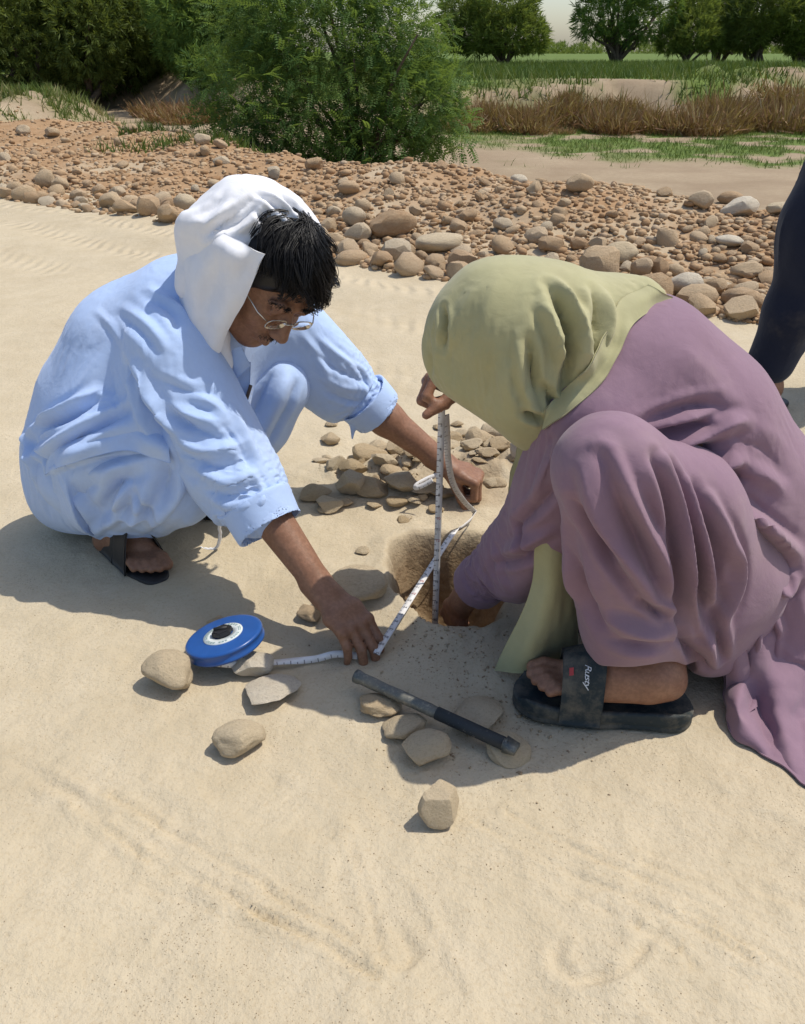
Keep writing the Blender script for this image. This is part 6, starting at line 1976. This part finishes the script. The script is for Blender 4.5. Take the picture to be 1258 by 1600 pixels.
# --- the bank of river stones beyond the road
BIG = [  # pixel centre, width, height, palette, label
    (685, 380, 74, 28, 'pale', 'smooth grey flat boulder at the road edge between the two heads'),
    (614, 352, 76, 42, 'rock', 'large brown boulder behind the grey flat boulder'),
    (560, 366, 46, 30, 'rock', 'tan boulder left of the large brown boulder'),
    (553, 340, 38, 28, 'rock', 'ochre stone above the tan boulder at the road edge'),
    (512, 356, 34, 26, 'rock', 'pale brown stone next to the white head cloth'),
    (936, 416, 64, 56, 'rock', 'round flat-faced boulder above the olive head cloth'),
    (966, 398, 52, 36, 'pale', 'grey-topped boulder right of the round flat-faced one'),
    (1000, 422, 34, 32, 'rock', 'rounded brown stone right of the grey-topped boulder'),
    (1031, 420, 28, 30, 'rock', 'egg-shaped brown stone in the road edge row'),
    (1070, 446, 54, 36, 'white', 'whitish pointed boulder above the mauve back'),
    (1110, 450, 46, 28, 'rock', 'low brown boulder right of the whitish pointed one'),
    (1164, 424, 48, 22, 'rock', 'long reddish stone near the navy trouser leg'),
    (1162, 455, 40, 24, 'rock', 'tan stone at the road edge by the navy trouser leg'),
    (905, 288, 44, 28, 'rock', 'square brown boulder standing on the crest of the bank'),
    (1092, 314, 44, 28, 'rock', 'dark brown boulder on the crest at the right'),
    (1140, 310, 40, 20, 'rock', 'brown boulder behind the wide pale one on the crest'),
    (1154, 325, 62, 30, 'white', 'wide pale boulder on the crest at the right'),
    (1216, 327, 38, 18, 'pale', 'pale stone at the right end of the crest'),
    (810, 282, 26, 16, 'white', 'small white stone left of the square brown boulder'),
    (490, 258, 30, 20, 'rock', 'tan boulder on the crest below the big bush'),
    (318, 219, 26, 18, 'rock', 'tan boulder on the crest left of the big bush'),
    (203, 202, 26, 14, 'rock', 'flat tan boulder on the crest near the grass mound'),
    (82, 208, 24, 14, 'rock', 'low stone at the foot of the grass mound'),
    (38, 205, 22, 16, 'rock', 'reddish boulder at the left end of the crest'),
    (73, 282, 30, 28, 'rock', 'upright reddish boulder at the road edge far left'),
    (97, 288, 28, 20, 'rock', 'brown boulder right of the upright reddish one'),
    (183, 302, 30, 18, 'rock', 'split brown stone at the road edge on the left'),
    (290, 318, 36, 26, 'pale', 'pale rounded boulder at the road edge left of the head cloth'),
    (262, 318, 24, 18, 'rock', 'reddish rounded stone left of the pale rounded boulder'),
    (860, 384, 40, 24, 'rock', 'orange-brown boulder behind the olive head cloth'),
    (785, 350, 30, 18, 'rock', 'flat brown stone in the middle of the bank'),
    (730, 340, 30, 20, 'rock', 'brown block in the stones right of the large boulder'),
    (905, 382, 32, 20, 'rock', 'dark rounded stone right of the orange-brown boulder'),
    (1138, 378, 44, 18, 'white', 'whitish flat stones stuck in the right of the bank'),
]
big_me = rock_meshes(12, 3, (.2, .3, .55, .2, .7, .35))
taken = []
for i, (px, py, w, h, mt, lab) in enumerate(BIG):
    # stands on the bank: find the spot by marching along the ray through its foot
    d = ray(px, py + h * .40)
    tt = np.linspace(3, 20, 900)
    Pm = _C + d * tt[:, None]
    hh = height(Pm[:, 0], Pm[:, 1])
    k = np.argmax(Pm[:, 2] < hh); c = Pm[k]; c[2] = hh[k]
    s = tt[k] * d.dot(_F) / FPX
    me = big_me[i % 12].copy(); me.materials.append(PAL[mt])
    o = place_rock('boulder', me, None, c, (w * s / 2, w * s / 2 * rr.uniform(.65, .85), max(h * s / 2 * 1.0, w * s * .16)), rr.uniform(-.4, .4), (rr.uniform(-.15, .15), rr.uniform(-.15, .15)), .15)
    tag(o, lab, 'boulder')
    taken.append((c[0], c[1], w * s / 2))

mid_me = rock_meshes(26, 2, (.3, .6, .8, .2, .7, .5))
for me in mid_me: me.materials.append(M_rock)
n = 0
cand = []
for _ in range(5600):
    px = rr.uniform(-40, 1330) if _ % 6 else rr.choice([rr.uniform(-420, -40), rr.uniform(1330, 2100)])
    x_e = None
    u = rr.beta(.9, 1.5)
    d0 = pz(px, 600); 
    # a spot between the edge and the crest along this column of view
    ex = np.interp(px, [-450, -250, 0, 300, 540, 900, 1200, 1420, 2100], [248, 262, 290, 332, 385, 446, 476, 505, 560]); cx = np.interp(px, [-450, -250, 0, 150, 290, 480, 700, 900, 1100, 1258, 1420, 2100], [184, 188, 196, 196, 220, 252, 276, 300, 325, 340, 352, 400])
    yy = ex + (cx - ex) * u
    p = pz(px, yy, .08)
    edge_near = math.exp(-u * 6)
    r = rr.lognormal(math.log(.0165), .52) * (1.0 + 1.6 * edge_near)
    r = min(r, .10)
    cand.append((p[0], p[1], r, u))
cand.sort(key=lambda q: -q[2] / (q[1] + .3))
cells = {}
def free(x, y, r):
    for dx in (-1, 0, 1):
        for dy in (-1, 0, 1):
            for (a, b, c) in cells.get((int(x / .3) + dx, int(y / .3) + dy), ()):
                if (x - a) ** 2 + (y - b) ** 2 < (.80 * (r + c)) ** 2: return False
    return True
for a in taken: cells.setdefault((int(a[0] / .3), int(a[1] / .3)), []).append(a)
small = []; coblist = []
for x, y, r, u in cand:
    if not free(x, y, r): continue
    cells.setdefault((int(x / .3), int(y / .3)), []).append((x, y, r))
    if n < 300 and -.62 * y < x < .62 * y:
        me = mid_me[int(rr.integers(len(mid_me)))]
        asp = rr.uniform(.65, 1.0); hgt = rr.uniform(.5, .8)
        o = place_rock('cobble', me, None, (x, y, 0.0), (r, r * asp, r * hgt), rr.uniform(0, 6.28), (rr.normal(0, .3), rr.normal(0, .3)), rr.uniform(.25, .75))
        tag(o, 'rounded brown cobble among many in the bank of river stones', 'cobble', 'cobbles in the bank beyond the road')
        coblist.append((o, x, y)); n += 1
    else: small.append((x, y, r))

hc = height(np.array([q[1] for q in coblist]), np.array([q[2] for q in coblist]))
for (o, x, y), h_ in zip(coblist, hc): o.matrix_basis = Matrix.Translation((0, 0, h_)) @ o.matrix_basis

def stone_field(name, pts, m, variants, parent=None, col_attr=True, seed=1):
    rg = np.random.default_rng(seed)
    x = np.array([p[0] for p in pts]); y = np.array([p[1] for p in pts]); r = np.array([p[2] for p in pts])
    z = height(x, y)
    Vs, Fs, As, nv = [], [], [], 0
    K = len(variants)
    for j in range(K):
        V, F = variants[j]; ii = np.arange(j, len(pts), K); n_ = len(ii)
        if n_ == 0: continue
        a = rg.uniform(0, 6.28, n_); c_, s_ = np.cos(a)[:, None], np.sin(a)[:, None]
        S = np.stack([r[ii], r[ii] * rg.uniform(.6, 1, n_), r[ii] * rg.uniform(.45, .8, n_)], 1)
        q = V[None] * S[:, None, :]
        q = np.stack([q[..., 0] * c_ - q[..., 1] * s_, q[..., 0] * s_ + q[..., 1] * c_, q[..., 2]], -1)
        q = q + np.stack([x[ii], y[ii], z[ii] + r[ii] * rg.uniform(-.05, .4, n_)], 1)[:, None, :]
        Vs.append(q.reshape(-1, 3)); Fs.append((F[None] + (nv + np.arange(n_) * len(V))[:, None, None]).reshape(-1, 3)); nv += n_ * len(V)
        As.append(np.repeat(rg.random(n_), len(V)))
    me = mesh_np(name, np.concatenate(Vs), np.concatenate(Fs), len(variants[0][0]) > 60)
    set_attr(me, 'tint', np.concatenate(As))
    o = obj(name, me, m); o['kind'] = 'stuff'
    return o
def field_mat(name, stops):
    t = NT(name); co = t.coord('Object')
    c = t.ramp(t.attr('tint').outputs['Fac'], stops)
    c = t.mix(t.ramp(t.noise(40, 4, 0.7, co), [(0.35, 0.35), (0.6, 0.0)]), c, (0.16, 0.10, 0.06))
    return t.set(Base_Color=c, Roughness=0.92, Normal=t.bump(t.noise(90, 4, 0.65, co), 0.4, 0.004), Specular_IOR_Level=0.2)
M_small = field_mat('small_stones', [(0.0, (0.32, 0.19, 0.095)), (0.3, (0.43, 0.285, 0.16)), (0.55, (0.49, 0.36, 0.22)), (0.8, (0.40, 0.25, 0.135)), (1.0, (0.52, 0.41, 0.28))])
small_var = [rock_shape(rr, 2, a) for a in (.3, .6, .8, .2, .9, .5)]
tiny_var = [rock_shape(rr, 1, a) for a in (.3, .6, .0)]
_ov = np.array([[1, 0, 0], [-1, 0, 0], [0, 1, 0], [0, -1, 0], [0, 0, 1], [0, 0, -1]], float); _of = np.array([[0, 2, 4], [2, 1, 4], [1, 3, 4], [3, 0, 4], [2, 0, 5], [1, 2, 5], [3, 1, 5], [0, 3, 5]])
grit_var = [(_ov * rr.uniform(.6, 1.2, (6, 1)) + rr.normal(0, .15, (6, 3)), _of) for _ in range(4)]
tag(stone_field('cobble_scatter', small, M_small, small_var, seed=3), 'countless small cobbles filling the bank of river stones', 'cobbles')
grav = []
for _ in range(12500):
    px = rr.uniform(-60, 1340) if _ % 5 else rr.choice([rr.uniform(-420, -60), rr.uniform(1340, 2100)]); u = rr.uniform(-.02, 1.04)
    ex = np.interp(px, [-450, -250, 0, 300, 540, 900, 1200, 1420, 2100], [248, 262, 290, 332, 385, 446, 476, 505, 560]); cx = np.interp(px, [-450, -250, 0, 150, 290, 480, 700, 900, 1100, 1258, 1420, 2100], [184, 188, 196, 196, 220, 252, 276, 300, 325, 340, 352, 400])
    p = pz(px, ex + (cx - ex) * u, .08)
    grav.append((p[0], p[1], min(rr.lognormal(math.log(.016), .4), .04)))
tag(stone_field('gravel', grav, M_small, tiny_var, seed=4), 'reddish gravel between the cobbles of the bank', 'gravel')
# grit on the sand of the road and crumbs round the hole
M_grit = field_mat('grit', [(0.0, (0.28, 0.20, 0.125)), (0.5, (0.42, 0.325, 0.205)), (1.0, (0.55, 0.455, 0.315))])
grit = []
while len(grit) < 6500:
    p = pz(rr.uniform(-20, 1280), rr.uniform(560, 1640))
    k = vnoise2(np.array([p[0] / .22]), np.array([p[1] / .22]), 91)[0]
    if rr.random() < .15 + .85 * sstep(-.1, .5, k): grit.append((p[0], p[1], min(rr.lognormal(math.log(.0008), .32), .0018)))
for _ in range(1500):
    a = rr.normal(0, 1, 2); c = pz(*((770, 745), (610, 750), (690, 1000), (800, 1150), (790, 1060))[int(rr.integers(5))])
    x, y = c[0] + a[0] * .10, c[1] + a[1] * .055
    if hole_r(np.array([x]), np.array([y]))[0] < 1.0: continue
    grit.append((x, y, min(rr.lognormal(math.log(.0018), .5), .007)))
tag(stone_field('grit_scatter', grit, M_grit, grit_var, seed=5), 'dark grit and crumbs strewn over the sand of the road', 'grit')
